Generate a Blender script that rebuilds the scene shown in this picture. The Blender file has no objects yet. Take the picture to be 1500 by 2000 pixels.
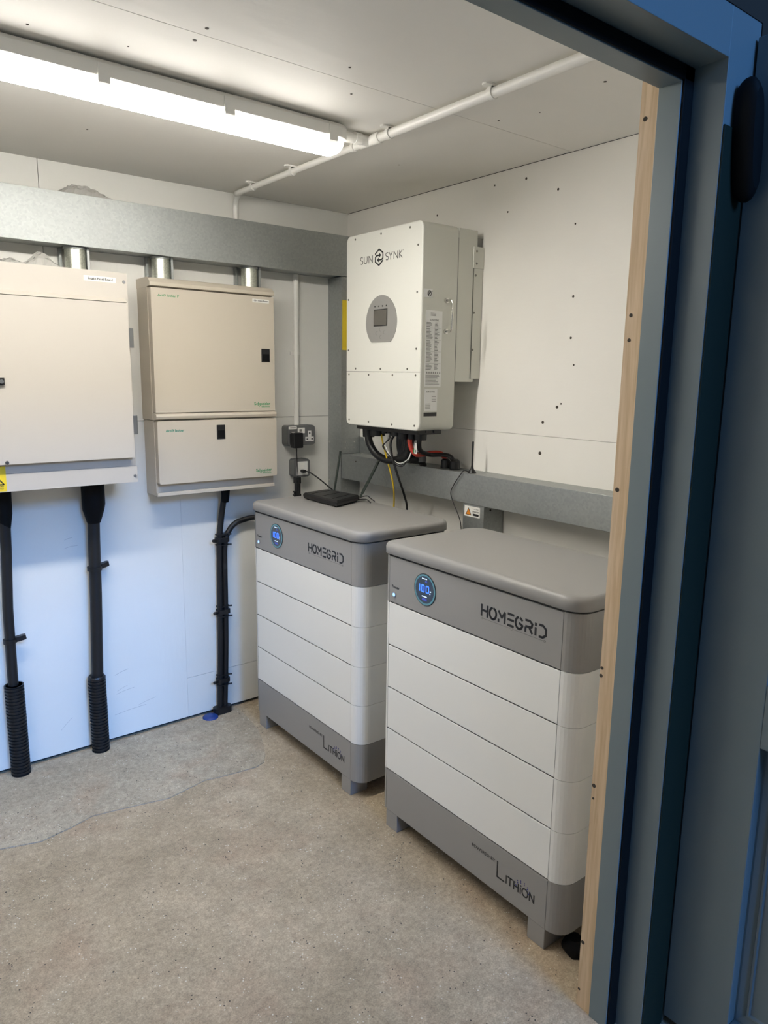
import bpy, bmesh, math, random
from mathutils import Vector, Matrix
random.seed(7)
sc = bpy.context.scene
C = sc.collection
PI = math.pi

# ------------------------------------------------------------------ camera
CAMP = (-1.8833, -2.6395, 1.3797); YAW, PITCH, ROLL, FPX = 0.6716, -0.1844, 0.0138, 1427.46
fw = Vector((math.sin(YAW)*math.cos(PITCH), math.cos(YAW)*math.cos(PITCH), math.sin(PITCH)))
rt = Vector((math.cos(YAW), -math.sin(YAW), 0)); up = rt.cross(fw)
r2 = rt*math.cos(ROLL)+up*math.sin(ROLL); u2 = -rt*math.sin(ROLL)+up*math.cos(ROLL)
cd = bpy.data.cameras.new('camera'); cam = bpy.data.objects.new('camera', cd); C.objects.link(cam)
cd.sensor_fit = 'HORIZONTAL'; cd.sensor_width = 36; cd.lens = FPX/1500*36; cd.clip_start = .02
m3 = Matrix((r2, u2, -fw)).transposed()
cam.matrix_world = Matrix.Translation(CAMP) @ m3.to_4x4()
sc.camera = cam
# ------------------------------------------------------------------ world, daylight, exposure
w = bpy.data.worlds.new('sky'); sc.world = w; w.use_nodes = True
bg = w.node_tree.nodes['Background']; bg.inputs[0].default_value = (.38, .54, .78, 1); bg.inputs[1].default_value = .12
SUN_E, SUN_ANG, SUN_ELEV, SUN_AZ = 2.5, 20, 27, -2
sl = bpy.data.lights.new('daylight', 'SUN'); sl.energy = SUN_E; sl.angle = math.radians(SUN_ANG); sl.color = (.15, .42, 1)
so = bpy.data.objects.new('daylight', sl); C.objects.link(so)
so.rotation_euler = (math.radians(90-SUN_ELEV), 0, math.radians(SUN_AZ)); so.location = (-1.5, -6, 4)
TUBE = 54.0
sc.view_settings.view_transform = 'Standard'; sc.view_settings.look = 'None'
sc.view_settings.exposure = .22; sc.view_settings.gamma = 1; sc.view_settings.use_curve_mapping = False
try:
    sc.cycles.use_denoising = True; sc.cycles.max_bounces = 14; sc.cycles.diffuse_bounces = 12
    sc.cycles.sample_clamp_indirect = 6
except Exception: pass

# ------------------------------------------------------------------ materials
def mat(name, col, rough=.5, metal=0, spec=.5, emit=None, es=0, alpha=1, bump=None, var=None, coat=0, trans=0):
    m = bpy.data.materials.new(name); m.use_nodes = True; nt = m.node_tree; b = nt.nodes['Principled BSDF']
    b.inputs['Base Color'].default_value = (*col, 1); b.inputs['Roughness'].default_value = rough
    b.inputs['Metallic'].default_value = metal; b.inputs['Specular IOR Level'].default_value = spec
    b.inputs['Coat Weight'].default_value = coat; b.inputs['Transmission Weight'].default_value = trans
    b.inputs['Alpha'].default_value = alpha
    if emit: b.inputs['Emission Color'].default_value = (*emit, 1); b.inputs['Emission Strength'].default_value = es
    tc = nt.nodes.new('ShaderNodeTexCoord')
    if var:   # (scale, col2, lo, hi)
        n = nt.nodes.new('ShaderNodeTexNoise'); n.inputs['Scale'].default_value = var[0]; n.inputs['Detail'].default_value = 6
        r = nt.nodes.new('ShaderNodeValToRGB'); r.color_ramp.elements[0].position = var[2]; r.color_ramp.elements[1].position = var[3]
        r.color_ramp.elements[0].color = (*col, 1); r.color_ramp.elements[1].color = (*var[1], 1)
        nt.links.new(tc.outputs['Object'], n.inputs['Vector']); nt.links.new(n.outputs['Fac'], r.inputs[0]); nt.links.new(r.outputs[0], b.inputs['Base Color'])
    if bump:  # (scale, strength, stretch)
        mp = nt.nodes.new('ShaderNodeMapping'); mp.inputs['Scale'].default_value = bump[2] if len(bump) > 2 else (1, 1, 1)
        n = nt.nodes.new('ShaderNodeTexNoise'); n.inputs['Scale'].default_value = bump[0]; n.inputs['Detail'].default_value = 5
        bp = nt.nodes.new('ShaderNodeBump'); bp.inputs['Strength'].default_value = bump[1]; bp.inputs['Distance'].default_value = .002
        nt.links.new(tc.outputs['Object'], mp.inputs['Vector']); nt.links.new(mp.outputs[0], n.inputs['Vector'])
        nt.links.new(n.outputs['Fac'], bp.inputs['Height']); nt.links.new(bp.outputs[0], b.inputs['Normal'])
    return m

def nodes(m): return m.node_tree, m.node_tree.nodes['Principled BSDF']

M = {}
M['wall'] = mat('wall_paint', (.75, .745, .71), .55, var=(1.6, (.70, .69, .65), .35, .75), bump=(38, .35, (1, 1, .22)))
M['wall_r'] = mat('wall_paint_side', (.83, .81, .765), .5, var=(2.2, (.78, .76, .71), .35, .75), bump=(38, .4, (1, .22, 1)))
M['ceil'] = mat('ceiling_paint', (.80, .78, .74), .6, var=(1.3, (.73, .71, .67), .3, .75), bump=(26, .55, (.25, 1, 1)))
M['gapdark'] = mat('gap_dark', (.012, .013, .015), .9)
M['scuff'] = mat('scuff_grey', (.36, .36, .36), .7)
M['hole'] = mat('hole_dark', (.05, .04, .03), .9)
M['white_pvc'] = mat('white_pvc', (.80, .79, .75), .35)
M['bat_white'] = mat('cabinet_white', (.84, .84, .82), .42, bump=(900, .05))
M['bat_grey'] = mat('cabinet_grey', (.30, .293, .283), .42, bump=(900, .05))
M['bat_dark'] = mat('cabinet_gap', (.03, .03, .032), .7)
M['inv_white'] = mat('inverter_white', (.70, .70, .65), .4)
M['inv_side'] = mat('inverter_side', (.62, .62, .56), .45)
M['inv_grey'] = mat('inverter_panel_grey', (.26, .255, .245), .45)
M['screen'] = mat('lcd_screen', (.10, .095, .085), .25)
M['cream'] = mat('cream_enamel', (.55, .495, .41), .38, bump=(700, .04))
M['cream2'] = mat('ivory_enamel', (.535, .50, .45), .38, bump=(700, .04))
M['black'] = mat('black_plastic', (.007, .007, .008), .42)
M['cable'] = mat('black_cable', (.006, .006, .007), .5, var=(14, (.035, .035, .035), .66, .8), bump=(60, .4))
M['rubber'] = mat('black_rubber', (.003, .003, .0035), .7, spec=.2)
M['sockgrey'] = mat('socket_grey', (.16, .165, .165), .5)
M['sockgrey2'] = mat('socket_front_grey', (.13, .132, .135), .5)
M['white'] = mat('white_plastic', (.8, .8, .78), .4)
M['label'] = mat('label_white', (.85, .84, .80), .4)
M['ink'] = mat('ink_black', (.012, .012, .014), .5)
M['inkgrey'] = mat('ink_grey', (.20, .20, .19), .5)
M['green'] = mat('ink_green', (.02, .25, .09), .5)
M['teal'] = mat('ink_teal', (.02, .27, .18), .5)
M['blueink'] = mat('ink_blue', (.03, .03, .22), .5)
M['yellow'] = mat('cable_yellow', (.72, .50, .02), .4)
M['warn_yellow'] = mat('sign_yellow', (.80, .60, .03), .45)
M['orange'] = mat('sign_orange', (.75, .25, .02), .45)
M['red'] = mat('cable_red', (.55, .05, .03), .35)
M['steel'] = mat('polished_steel', (.7, .69, .66), .15, 1)
M['screw'] = mat('screw_steel', (.20, .19, .17), .35, .9)
M['zinc'] = mat('zinc_screw', (.5, .5, .48), .3, .9)
M['hinge'] = mat('hinge_steel', (.28, .29, .30), .35, .9)
M['frame'] = mat('door_paint', (.175, .215, .225), .42, bump=(400, .04))
M['jamb_shade'] = mat('shade_strip', (.013, .020, .013), .7, spec=.2)  # shade on the frame's outer face, put into a dark strip colour
M['cladding'] = mat('brown_cladding', (.032, .018, .009), .7)
M['bluecap'] = mat('blue_plastic', (.01, .04, .20), .45)
M['dispglass'] = mat('display_glass', (.018, .03, .045), .12, coat=.5)
M['dispring'] = mat('display_ring', (.10, .26, .32), .3, emit=(.10, .35, .45), es=.07)
M['led_blue'] = mat('led_blue', (.05, .15, .8), .4, emit=(.05, .18, 1.0), es=1.2)
M['led_dim'] = mat('led_dim_blue', (.05, .07, .3), .4, emit=(.04, .06, .5), es=.35)
M['led_white'] = mat('led_white', (.6, .7, .9), .4, emit=(.6, .75, 1), es=.8)
M['led_btn'] = mat('led_button', (.3, .5, .9), .3, emit=(.25, .5, 1), es=1.5)
M['diff'] = mat('tube_diffuser', (.9, .9, .88), .3, emit=(1.0, .955, .875), es=TUBE)
def _diff():
    nt, b = nodes(M['diff']); g = nt.nodes.new('ShaderNodeNewGeometry'); x = nt.nodes.new('ShaderNodeSeparateXYZ'); mr = nt.nodes.new('ShaderNodeMapRange')
    mr.inputs[1].default_value = -.95; mr.inputs[2].default_value = -.15; mr.inputs[3].default_value = TUBE; mr.inputs[4].default_value = TUBE*.17
    nt.links.new(g.outputs['Normal'], x.inputs[0]); nt.links.new(x.outputs[2], mr.inputs[0]); nt.links.new(mr.outputs[0], b.inputs['Emission Strength'])
_diff()
M['antenna'] = mat('antenna_plastic', (.03, .04, .035), .25)

def galv(name, c1, c2, rough, scale=45):
    m = mat(name, c1, rough, .8); nt, b = nodes(m)
    tc = nt.nodes.new('ShaderNodeTexCoord'); v = nt.nodes.new('ShaderNodeTexVoronoi'); v.inputs['Scale'].default_value = scale
    n = nt.nodes.new('ShaderNodeTexNoise'); n.inputs['Scale'].default_value = 5; n.inputs['Detail'].default_value = 4
    mx = nt.nodes.new('ShaderNodeMix'); mx.data_type = 'FLOAT'; mx.inputs[0].default_value = .35
    r = nt.nodes.new('ShaderNodeValToRGB'); r.color_ramp.elements[0].color = (*c1, 1); r.color_ramp.elements[1].color = (*c2, 1)
    r.color_ramp.elements[0].position = .25; r.color_ramp.elements[1].position = .75
    nt.links.new(tc.outputs['Object'], v.inputs['Vector']); nt.links.new(tc.outputs['Object'], n.inputs['Vector'])
    nt.links.new(n.outputs['Fac'], mx.inputs[2]); nt.links.new(v.outputs['Color'], mx.inputs[3])
    nt.links.new(mx.outputs[0], r.inputs[0]); nt.links.new(r.outputs[0], b.inputs['Base Color'])
    mr = nt.nodes.new('ShaderNodeMapRange'); mr.inputs[3].default_value = rough-.08; mr.inputs[4].default_value = rough+.12
    nt.links.new(n.outputs['Fac'], mr.inputs[0]); nt.links.new(mr.outputs[0], b.inputs['Roughness'])
    bp = nt.nodes.new('ShaderNodeBump'); bp.inputs['Strength'].default_value = .12; bp.inputs['Distance'].default_value = .001
    nt.links.new(n.outputs['Fac'], bp.inputs['Height']); nt.links.new(bp.outputs[0], b.inputs['Normal'])
    return m
M['galv'] = galv('galvanised_steel', (.33, .35, .345), (.42, .44, .435), .47, 150)
M['galv2'] = galv('galvanised_tube', (.42, .44, .38), (.8, .82, .72), .3, 260)

def wood():
    m = mat('bare_wood', (.42, .27, .15), .6); nt, b = nodes(m)
    tc = nt.nodes.new('ShaderNodeTexCoord'); mp = nt.nodes.new('ShaderNodeMapping'); mp.inputs['Scale'].default_value = (30, 30, 1.6)
    n = nt.nodes.new('ShaderNodeTexNoise'); n.inputs['Scale'].default_value = 3; n.inputs['Detail'].default_value = 8; n.inputs['Distortion'].default_value = 1.2
    r = nt.nodes.new('ShaderNodeValToRGB'); e = r.color_ramp.elements
    e[0].position = .3; e[0].color = (.56, .39, .225, 1); e[1].position = .7; e[1].color = (.74, .56, .375, 1)
    nt.links.new(tc.outputs['Object'], mp.inputs[0]); nt.links.new(mp.outputs[0], n.inputs[0]); nt.links.new(n.outputs['Fac'], r.inputs[0]); nt.links.new(r.outputs[0], b.inputs['Base Color'])
    return m
M['wood'] = wood()

def concrete(name, ca, cb, cc, patch=(.36, .25, .165)):
    m = mat(name, ca, .85); nt, b = nodes(m); L = nt.links.new; N = nt.nodes.new
    tc = N('ShaderNodeTexCoord')
    def noise(sc_, det, rough):
        n = N('ShaderNodeTexNoise'); n.inputs['Scale'].default_value = sc_; n.inputs['Detail'].default_value = det; n.inputs['Roughness'].default_value = rough; L(tc.outputs['Object'], n.inputs[0]); return n
    def ramp(src, p0, c0, p1, c1):
        r = N('ShaderNodeValToRGB'); e = r.color_ramp.elements; e[0].position = p0; e[0].color = (*c0, 1); e[1].position = p1; e[1].color = (*c1, 1); L(src, r.inputs[0]); return r.outputs[0]
    n1 = noise(2.4, 9, .64); base = ramp(n1.outputs['Fac'], .33, ca, .68, cb)
    n4 = noise(4.5, 7, .6); pm = ramp(n4.outputs['Fac'], .52, (0, 0, 0), .72, (.55, .55, .55))
    mx0 = N('ShaderNodeMix'); mx0.data_type = 'RGBA'; mx0.inputs[7].default_value = (*patch, 1); L(pm, mx0.inputs[0]); L(base, mx0.inputs[6]); cur = mx0.outputs[2]
    n2 = noise(70, 10, .8)
    for n_, lo, hi, p0, p1 in ((n2, .70, 1.22, .34, .66), (noise(260, 3, .6), .80, 1.16, .35, .65), (noise(14, 6, .7), .88, 1.10, .35, .65)):
        mx = N('ShaderNodeMix'); mx.data_type = 'RGBA'; mx.blend_type = 'MULTIPLY'; mx.inputs[0].default_value = 1
        L(cur, mx.inputs[6]); L(ramp(n_.outputs['Fac'], p0, (lo, lo, lo), p1, (hi, hi, hi)), mx.inputs[7]); cur = mx.outputs[2]
    # pale and dark grit
    for scl, thr, gate, col in ((95, .17, .57, cc), (80, .15, .58, (.06, .05, .04)), (34, .075, .56, (.62, .57, .48)), (28, .07, .60, (.04, .035, .03))):
        v = N('ShaderNodeTexVoronoi'); v.inputs['Scale'].default_value = scl; v.inputs['Randomness'].default_value = 1
        n3 = noise(9+scl/9, 2, .5)
        lt = N('ShaderNodeMath'); lt.operation = 'LESS_THAN'; lt.inputs[1].default_value = thr
        gt = N('ShaderNodeMath'); gt.operation = 'GREATER_THAN'; gt.inputs[1].default_value = gate
        mu = N('ShaderNodeMath'); mu.operation = 'MULTIPLY'
        L(tc.outputs['Object'], v.inputs['Vector']); L(v.outputs['Distance'], lt.inputs[0]); L(n3.outputs['Fac'], gt.inputs[0]); L(lt.outputs[0], mu.inputs[0]); L(gt.outputs[0], mu.inputs[1])
        mm = N('ShaderNodeMix'); mm.data_type = 'RGBA'; mm.inputs[7].default_value = (*col, 1)
        L(mu.outputs[0], mm.inputs[0]); L(cur, mm.inputs[6]); cur = mm.outputs[2]
    L(cur, b.inputs['Base Color'])
    bp = N('ShaderNodeBump'); bp.inputs['Strength'].default_value = .7; bp.inputs['Distance'].default_value = .003
    L(n2.outputs['Fac'], bp.inputs['Height']); L(bp.outputs[0], b.inputs['Normal'])
    return m
M['floor'] = concrete('concrete_floor', (.33, .26, .172), (.47, .385, .275), (.62, .58, .48))
M['screed'] = concrete('concrete_screed', (.34, .285, .21), (.44, .385, .295), (.6, .56, .48))

def plastic_film():
    m = mat('plastic_film', (.62, .61, .58), .10, alpha=.5, coat=.6, bump=(30, 1.0)); return m
M['film'] = plastic_film()

# ------------------------------------------------------------------ mesh helpers
class MB:
    def __init__(s, M4=None): s.v = []; s.f = []; s.m = []; s.sm = []; s.T = M4 or Matrix.Identity(4); s.mi = 0
    def add(s, vs, fs, smooth=False):
        b = len(s.v); s.v += [s.T @ Vector(x) for x in vs]
        for f in fs: s.f.append([b+i for i in f]); s.m.append(s.mi); s.sm.append(smooth)
    def box(s, x0, x1, y0, y1, z0, z1):
        x0, x1 = sorted((x0, x1)); y0, y1 = sorted((y0, y1)); z0, z1 = sorted((z0, z1))
        s.add([(x0,y0,z0),(x1,y0,z0),(x1,y1,z0),(x0,y1,z0),(x0,y0,z1),(x1,y0,z1),(x1,y1,z1),(x0,y1,z1)],
              [(0,3,2,1),(4,5,6,7),(0,1,5,4),(1,2,6,5),(2,3,7,6),(3,0,4,7)]); return s
    def loft(s, rings, caps=True, smooth=False, weld=False):
        n = len(rings[0]); vs = [p for r in rings for p in r]; fs = []
        for k in range(len(rings)-1):
            for i in range(n):
                j = (i+1) % n; fs.append((k*n+i, k*n+j, (k+1)*n+j, (k+1)*n+i))
        nq = len(fs)
        if caps:
            b0 = len(vs); vs += list(rings[0])+list(rings[-1]); fs.append(tuple(b0+i for i in range(n-1, -1, -1))); fs.append(tuple(b0+n+i for i in range(n)))
        b = len(s.v); s.v += [s.T @ Vector(x) for x in vs]
        for q, f in enumerate(fs):
            s.f.append([b+i for i in f]); s.m.append(s.mi); s.sm.append(smooth and q < nq)
        return s
    def cyl(s, p0, p1, r0, r1=None, n=20, smooth=True):
        return s.tube([p0, p1], [r0, r1 if r1 is not None else r0], n, smooth)
    def tube(s, pts, r, n=12, smooth=True):
        pts = [Vector(p) for p in pts]; R = r if isinstance(r, (list, tuple)) else [r]*len(pts)
        rings = []; prev = None
        for i, p in enumerate(pts):
            d = (pts[min(i+1, len(pts)-1)]-pts[max(i-1, 0)])
            if d.length < 1e-9: d = Vector((0, 0, 1))
            d.normalize()
            if prev is None:
                a = Vector((0, 0, 1)) if abs(d.z) < .9 else Vector((1, 0, 0)); x = d.cross(a).normalized()
            else: x = (prev-d*prev.dot(d)).normalized()
            prev = x; y = d.cross(x)
            rings.append([p+(x*math.cos(2*PI*k/n)+y*math.sin(2*PI*k/n))*R[i] for k in range(n)])
        return s.loft(rings, True, smooth)
    def prism(s, poly, z0, z1):   # poly in xy
        return s.loft([[(x, y, z0) for x, y in poly], [(x, y, z1) for x, y in poly]])
    def stroke(s, pts, wd, t=.0004):   # polyline in local xy as a thin raised ribbon
        for (ax, ay), (bx, by) in zip(pts, pts[1:]):
            d = Vector((bx-ax, by-ay)); L = d.length
            if L < 1e-7: continue
            d /= L; nn = Vector((-d.y, d.x))*wd/2; e = d*wd*.22
            P = [(ax-e.x+nn.x, ay-e.y+nn.y), (ax-e.x-nn.x, ay-e.y-nn.y), (bx+e.x-nn.x, by+e.y-nn.y), (bx+e.x+nn.x, by+e.y+nn.y)]
            s.prism(P, 0, t)
        return s

def world_loc(o):
    v = Vector(o.location)
    while o.parent: o = o.parent; v += Vector(o.location)
    return v
def build(name, mb, mats, parent=None, bevel=0, local=False, seg=2, subsurf=0):
    if not isinstance(mats, (list, tuple)): mats = [mats]
    me = bpy.data.meshes.new(name)
    vs = mb.v
    if parent is not None and not local:
        off = world_loc(parent); vs = [v-off for v in vs]; loc = None
    elif parent is None:
        xs = [v.x for v in vs]; ys = [v.y for v in vs]; zs = [v.z for v in vs]
        loc = Vector(((min(xs)+max(xs))/2, (min(ys)+max(ys))/2, min(zs))); vs = [v-loc for v in vs]
    else: loc = None
    me.from_pydata([tuple(v) for v in vs], [], mb.f); me.update()
    bm = bmesh.new(); bm.from_mesh(me); bmesh.ops.recalc_face_normals(bm, faces=bm.faces); bm.to_mesh(me); bm.free()
    for m in mats: me.materials.append(m)
    for p, k, smt in zip(me.polygons, mb.m, mb.sm): p.material_index = k; p.use_smooth = smt
    o = bpy.data.objects.new(name, me); C.objects.link(o)
    if parent is not None: o.parent = parent
    if loc is not None: o.location = loc
    if bevel:
        md = o.modifiers.new('bevel', 'BEVEL'); md.width = bevel; md.segments = seg; md.limit_method = 'ANGLE'; md.angle_limit = math.radians(50)
        md.harden_normals = False
    if subsurf:
        md = o.modifiers.new('sub', 'SUBSURF'); md.levels = subsurf; md.render_levels = subsurf
    return o
def tag(o, label, cat=None, group=None):
    o['label'] = label
    if cat: o['category'] = cat
    if group: o['group'] = group
    return o
def empty(name, loc, label, cat, group=None, rz=0):
    o = bpy.data.objects.new(name, None); C.objects.link(o); o.location = loc; o.rotation_euler = (0, 0, rz); o.empty_display_size = .1
    return tag(o, label, cat, group)
def structure(o): o['kind'] = 'structure'; return o

def rrect(x0, x1, y0, y1, r, n=6):
    if not isinstance(r, (list, tuple)): r = [r]*4   # order: (x0,y0),(x1,y0),(x1,y1),(x0,y1)
    out = []
    for (cx, cy, a0), rr in zip(((x0, y0, PI), (x1, y0, 1.5*PI), (x1, y1, 0), (x0, y1, .5*PI)), r):
        rr = max(rr, 1e-5); sx = cx+rr if cx == x0 else cx-rr; sy = cy+rr if cy == y0 else cy-rr
        for k in range(n+1):
            a = a0+.5*PI*k/n; out.append((sx+rr*math.cos(a), sy+rr*math.sin(a)))
    return out
def FX(x, y0, z0):   # plane facing -x : u -> -y, v -> z, w -> -x
    return Matrix(((0, 0, -1, x), (-1, 0, 0, y0), (0, 1, 0, z0), (0, 0, 0, 1)))
def FY(y, x0, z0):   # plane facing -y : u -> +x, v -> z, w -> -y
    return Matrix(((1, 0, 0, x0), (0, 0, -1, y), (0, 1, 0, z0), (0, 0, 0, 1)))
_txt = {}
def text_mb(mb, s, u0, v0, wd, ht, off=0, t=.0004):
    """text fitted in a box (u0,v0,wd,ht) of mb's plane"""
    if s not in _txt:
        cu = bpy.data.curves.new('t', 'FONT'); cu.body = s; cu.resolution_u = 3; cu.offset = .018
        ob = bpy.data.objects.new('t', cu); C.objects.link(ob)
        dg = bpy.context.evaluated_depsgraph_get(); me = bpy.data.meshes.new_from_object(ob.evaluated_get(dg))
        _txt[s] = ([tuple(v.co) for v in me.vertices], [tuple(p.vertices) for p in me.polygons])
        bpy.data.objects.remove(ob); bpy.data.curves.remove(cu); bpy.data.meshes.remove(me)
    vs, fs = _txt[s]
    xs = [v[0] for v in vs]; ys = [v[1] for v in vs]; x0, x1, y0, y1 = min(xs), max(xs), min(ys), max(ys)
    mb.add([(u0+(x-x0)/(x1-x0)*wd, v0+(y-y0)/(y1-y0)*ht, off+t) for x, y, z in vs], fs)
    return mb

def catmull(pts, k=8):
    P = [Vector(p) for p in pts]; P = [P[0]*2-P[1]]+P+[P[-1]*2-P[-2]]; out = []
    for i in range(1, len(P)-2):
        a, b, c, d = P[i-1:i+3]
        for j in range(k):
            t = j/k; out.append(.5*((2*b)+(c-a)*t+(2*a-5*b+4*c-d)*t*t+(3*b-a-3*c+d)*t**3))
    out.append(P[-2]); return out

H = 2.0434
YF = -1.813      # inner face of the front wall
# ------------------------------------------------------------------ setting
# floor
mb = MB(); mb.box(-2.75, .15, -3.3, .15, -.1, 0); o = structure(build('floor', mb, M['floor']))
# smoother screed patch in front of the back wall
pp = [(-2.6, -.47), (-1.96, -.46), (-1.72, -.435), (-1.558, -.447), (-1.455, -.48), (-1.36, -.462), (-1.294, -.441), (-1.188, -.462), (-1.063, -.491), (-1.0, -.478), (-.923, -.461), (-.86, -.475), (-.799, -.484), (-.74, -.49), (-.704, -.478), (-.67, -.43), (-.64, -.363), (-.60, -.25), (-.58, -.1), (-.58, -.012), (-2.6, -.012)]
mb = MB(); mb.prism(pp, 0, .0035); o = structure(build('trim_1', mb, M['screed']))
# back wall: white boards with joints, stopping short of the floor, over a dark backing
mb = MB(); mb.box(-2.7, .1, .018, .12, 0, H+.05); mb.mi = 1
for x0, x1, z0, z1 in ((-2.7, -1.2135, 1.2075, H), (-1.2115, 0, 1.2075, H), (-2.7, -.7805, .014, 1.2055), (-.78, 0, .179, 1.2055), (-.78, 0, .014, .1775)):
    mb.box(x0, x1, 0, .018, z0, z1)
mb.mi = 2; mb.T = FY(-.0001, 0, 0)
for (a0, a1), (b0, b1), k_ in (((-1.062, .262), (-1.012, .276), .0012), ((-1.060, .186), (-.993, .197), .001), ((-1.056, .197), (-1.018, .211), .0008), ((-1.208, .800), (-1.182, .806), .0008), ((-1.209, .771), (-1.165, .776), .0008), ((-1.263, .102), (-1.222, .14), .0007), ((-1.07, .105), (-.95, .115), .001), ((-.98, .12), (-.91, .135), .0008)):
    mb.stroke([(a0, a1), ((a0+b0)/2, (a1+b1)/2+.002), (b0, b1)], k_, .0002)
mb.T = Matrix.Identity(4)
structure(build('wall_back', mb, [M['gapdark'], M['wall'], M['scuff']]))
mb = MB(); mb.box(.018, .12, -2.0, .12, 0, H+.05); mb.mi = 1
for y0, y1, z0, z1 in ((-1.95, 0, 1.194, H-.0015), (-1.95, 0, .012, 1.193)): mb.box(0, .018, y0, y1, z0, z1)
mb.mi = 2
for y, z, r in ((-.557, 1.953, .0035), (-.837, 2.005, .003), (-.973, 2.001, .004), (-1.103, 1.946, .004), (-.9, 1.912, .003), (-1.183, 1.625, .004), (-1.183, 1.502, .004), (-1.145, 1.289, .005), (-1.091, 1.238, .005), (-1.086, 1.137, .006), (-1.175, 1.836, .003), (-1.16, 1.30, .003), (-1.2, 1.42, .003)):
    mb.cyl((-.0006, y, z), (.001, y, z), r, n=10)
structure(build('wall_right', mb, [M['gapdark'], M['wall_r'], M['hole']]))
mb = MB(); mb.box(-2.75, -2.62, -2.0, .1, 0, H+.05); structure(build('wall_left', mb, M['wall']))
# ceiling boards with one joint and old fixing marks
mb = MB(); mb.box(-2.75, .15, -1.95, .12, H+.012, H+.09); mb.mi = 1
mb.box(-2.62, .0, -1.95, -1.148, H, H+.012); mb.box(-2.62, -.001, -1.1462, -.0015, H, H+.012)
mb.mi = 2
for x, y, r in ((-1.182, -1.179, .004), (-1.179, -1.115, .0045), (-1.176, -.396, .003), (-.768, -1.088, .003), (-1.273, -.998, .002), (-1.459, -.968, .003), (-.364, -1.19, .003), (-.372, -1.524, .004), (-.861, -1.211, .003), (-.3, -.7, .002), (-.33, -1.3, .002)):
    mb.cyl((x, y, H+.001), (x, y, H-.0006), r, n=9)
structure(build('ceiling', mb, [M['gapdark'], M['ceil'], M['hole']]))
# front wall round the doorway
XJ, XR, YS, YO = -.660, -.6275, -1.892, -1.9536   # stop face, rebate face, stop/outer planes
ZH, ZR = 1.875, 1.9017                            # head soffits
XL = -2.20                                        # far jamb
mb = MB(); mb.box(-.60, .12, -1.93, YF-.002, 0, H+.02); mb.box(-2.75, XL-.10, -1.93, YF-.002, 0, H+.02); mb.box(XL-.10, -.60, -1.93, YF-.002, ZR+.03, H+.02)
structure(build('wall_front', mb, M['wall']))
mb = MB(); mb.box(-.528, .6, -1.955, -1.931, 0, 2.6); mb.box(-2.9, XL-.135, -1.955, -1.931, 0, 2.6); mb.box(XL-.135, -.528, -1.955, -1.931, 1.979, 2.6)
structure(build('wall_exterior', mb, M['cladding']))
# bare timber stud lining
mb = MB(); mb.box(-.656, -.601, -1.8485, YF, 0, 1.90)
mb.mi = 1
for y, z, r in ((-1.824, 1.833, .0042), (-1.824, 1.496, .0035), (-1.824, 1.451, .0035), (-1.822, 1.168, .0045), (-1.817, .800, .0035), (-1.816, .783, .004), (-1.818, .538, .0045), (-1.8185, .509, .0025), (-1.8185, .162, .0045), (-1.8175, .043, .003)):
    mb.cyl((-.6566, y, z), (-.6555, y, z), r, n=10)
structure(build('trim_2', mb, [M['wood'], M['hole']]))
tag(bpy.data.objects['trim_2'], 'bare timber stud with screw holes beside the blue-grey door frame')
# painted door frame: rebated section lofted as L-shaped jambs and head
def jamb(side):
    s = 1 if side > 0 else -1
    X = (XJ, XR, -.5286) if side > 0 else (XL, XL-.0325, XL-.131)
    m = MB(); pl = [(X[0], -1.849), (X[0], YS), (X[1], YS), (X[1], YO), (X[2], YO), (X[2], -1.9315), (X[1]+s*.026, -1.9315), (X[1]+s*.026, -1.849)]
    m.prism(pl, 0, 1.979); return m
mb = jamb(1); t2 = jamb(-1); mb.add([tuple(v) for v in t2.v], t2.f)
# head
pl = [(-1.849, ZH), (YS, ZH), (YS, ZR), (YO, ZR), (YO, 1.979), (-1.9315, 1.979), (-1.9315, ZR+.028), (-1.849, ZR+.028)]
mb.loft([[(XL-.0326, y, z) for y, z in pl], [(XR+.0001, y, z) for y, z in pl]])
structure(build('trim_3', mb, M['frame'], bevel=.0008, seg=2))
tag(bpy.data.objects['trim_3'], 'blue-grey painted rebated door frame')
mb = MB(); mb.box(XJ+.002, XR-.001, YS-.0045, YS-.0001, 0, ZR-.001); o = structure(build('trim_4', mb, M['rubber'], bevel=.0015)); tag(o, 'black draught seal along the upright stop of the door frame')
mb = MB(); mb.box(XL, XR-.001, YS-.0045, YS-.0001, ZH+.002, ZR-.001); o = structure(build('trim_5', mb, M['rubber'], bevel=.0015)); tag(o, 'black draught seal along the head of the door frame')
mb = MB(); mb.box(XR+.001, -.5475, YO-.0035, YO-.0001, 0, 1.80); o = structure(build('jamb_shade_strip', mb, M['jamb_shade'], bevel=.0015)); tag(o, 'dark green-black strip standing in for shade on the front face of the door frame')  # added dark strip: paints in the shade on the jamb front
mb = MB(); mb.box(-6, 6, -12, -3.3, -.1, 0); structure(build('ground', mb, M['floor']))
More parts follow.
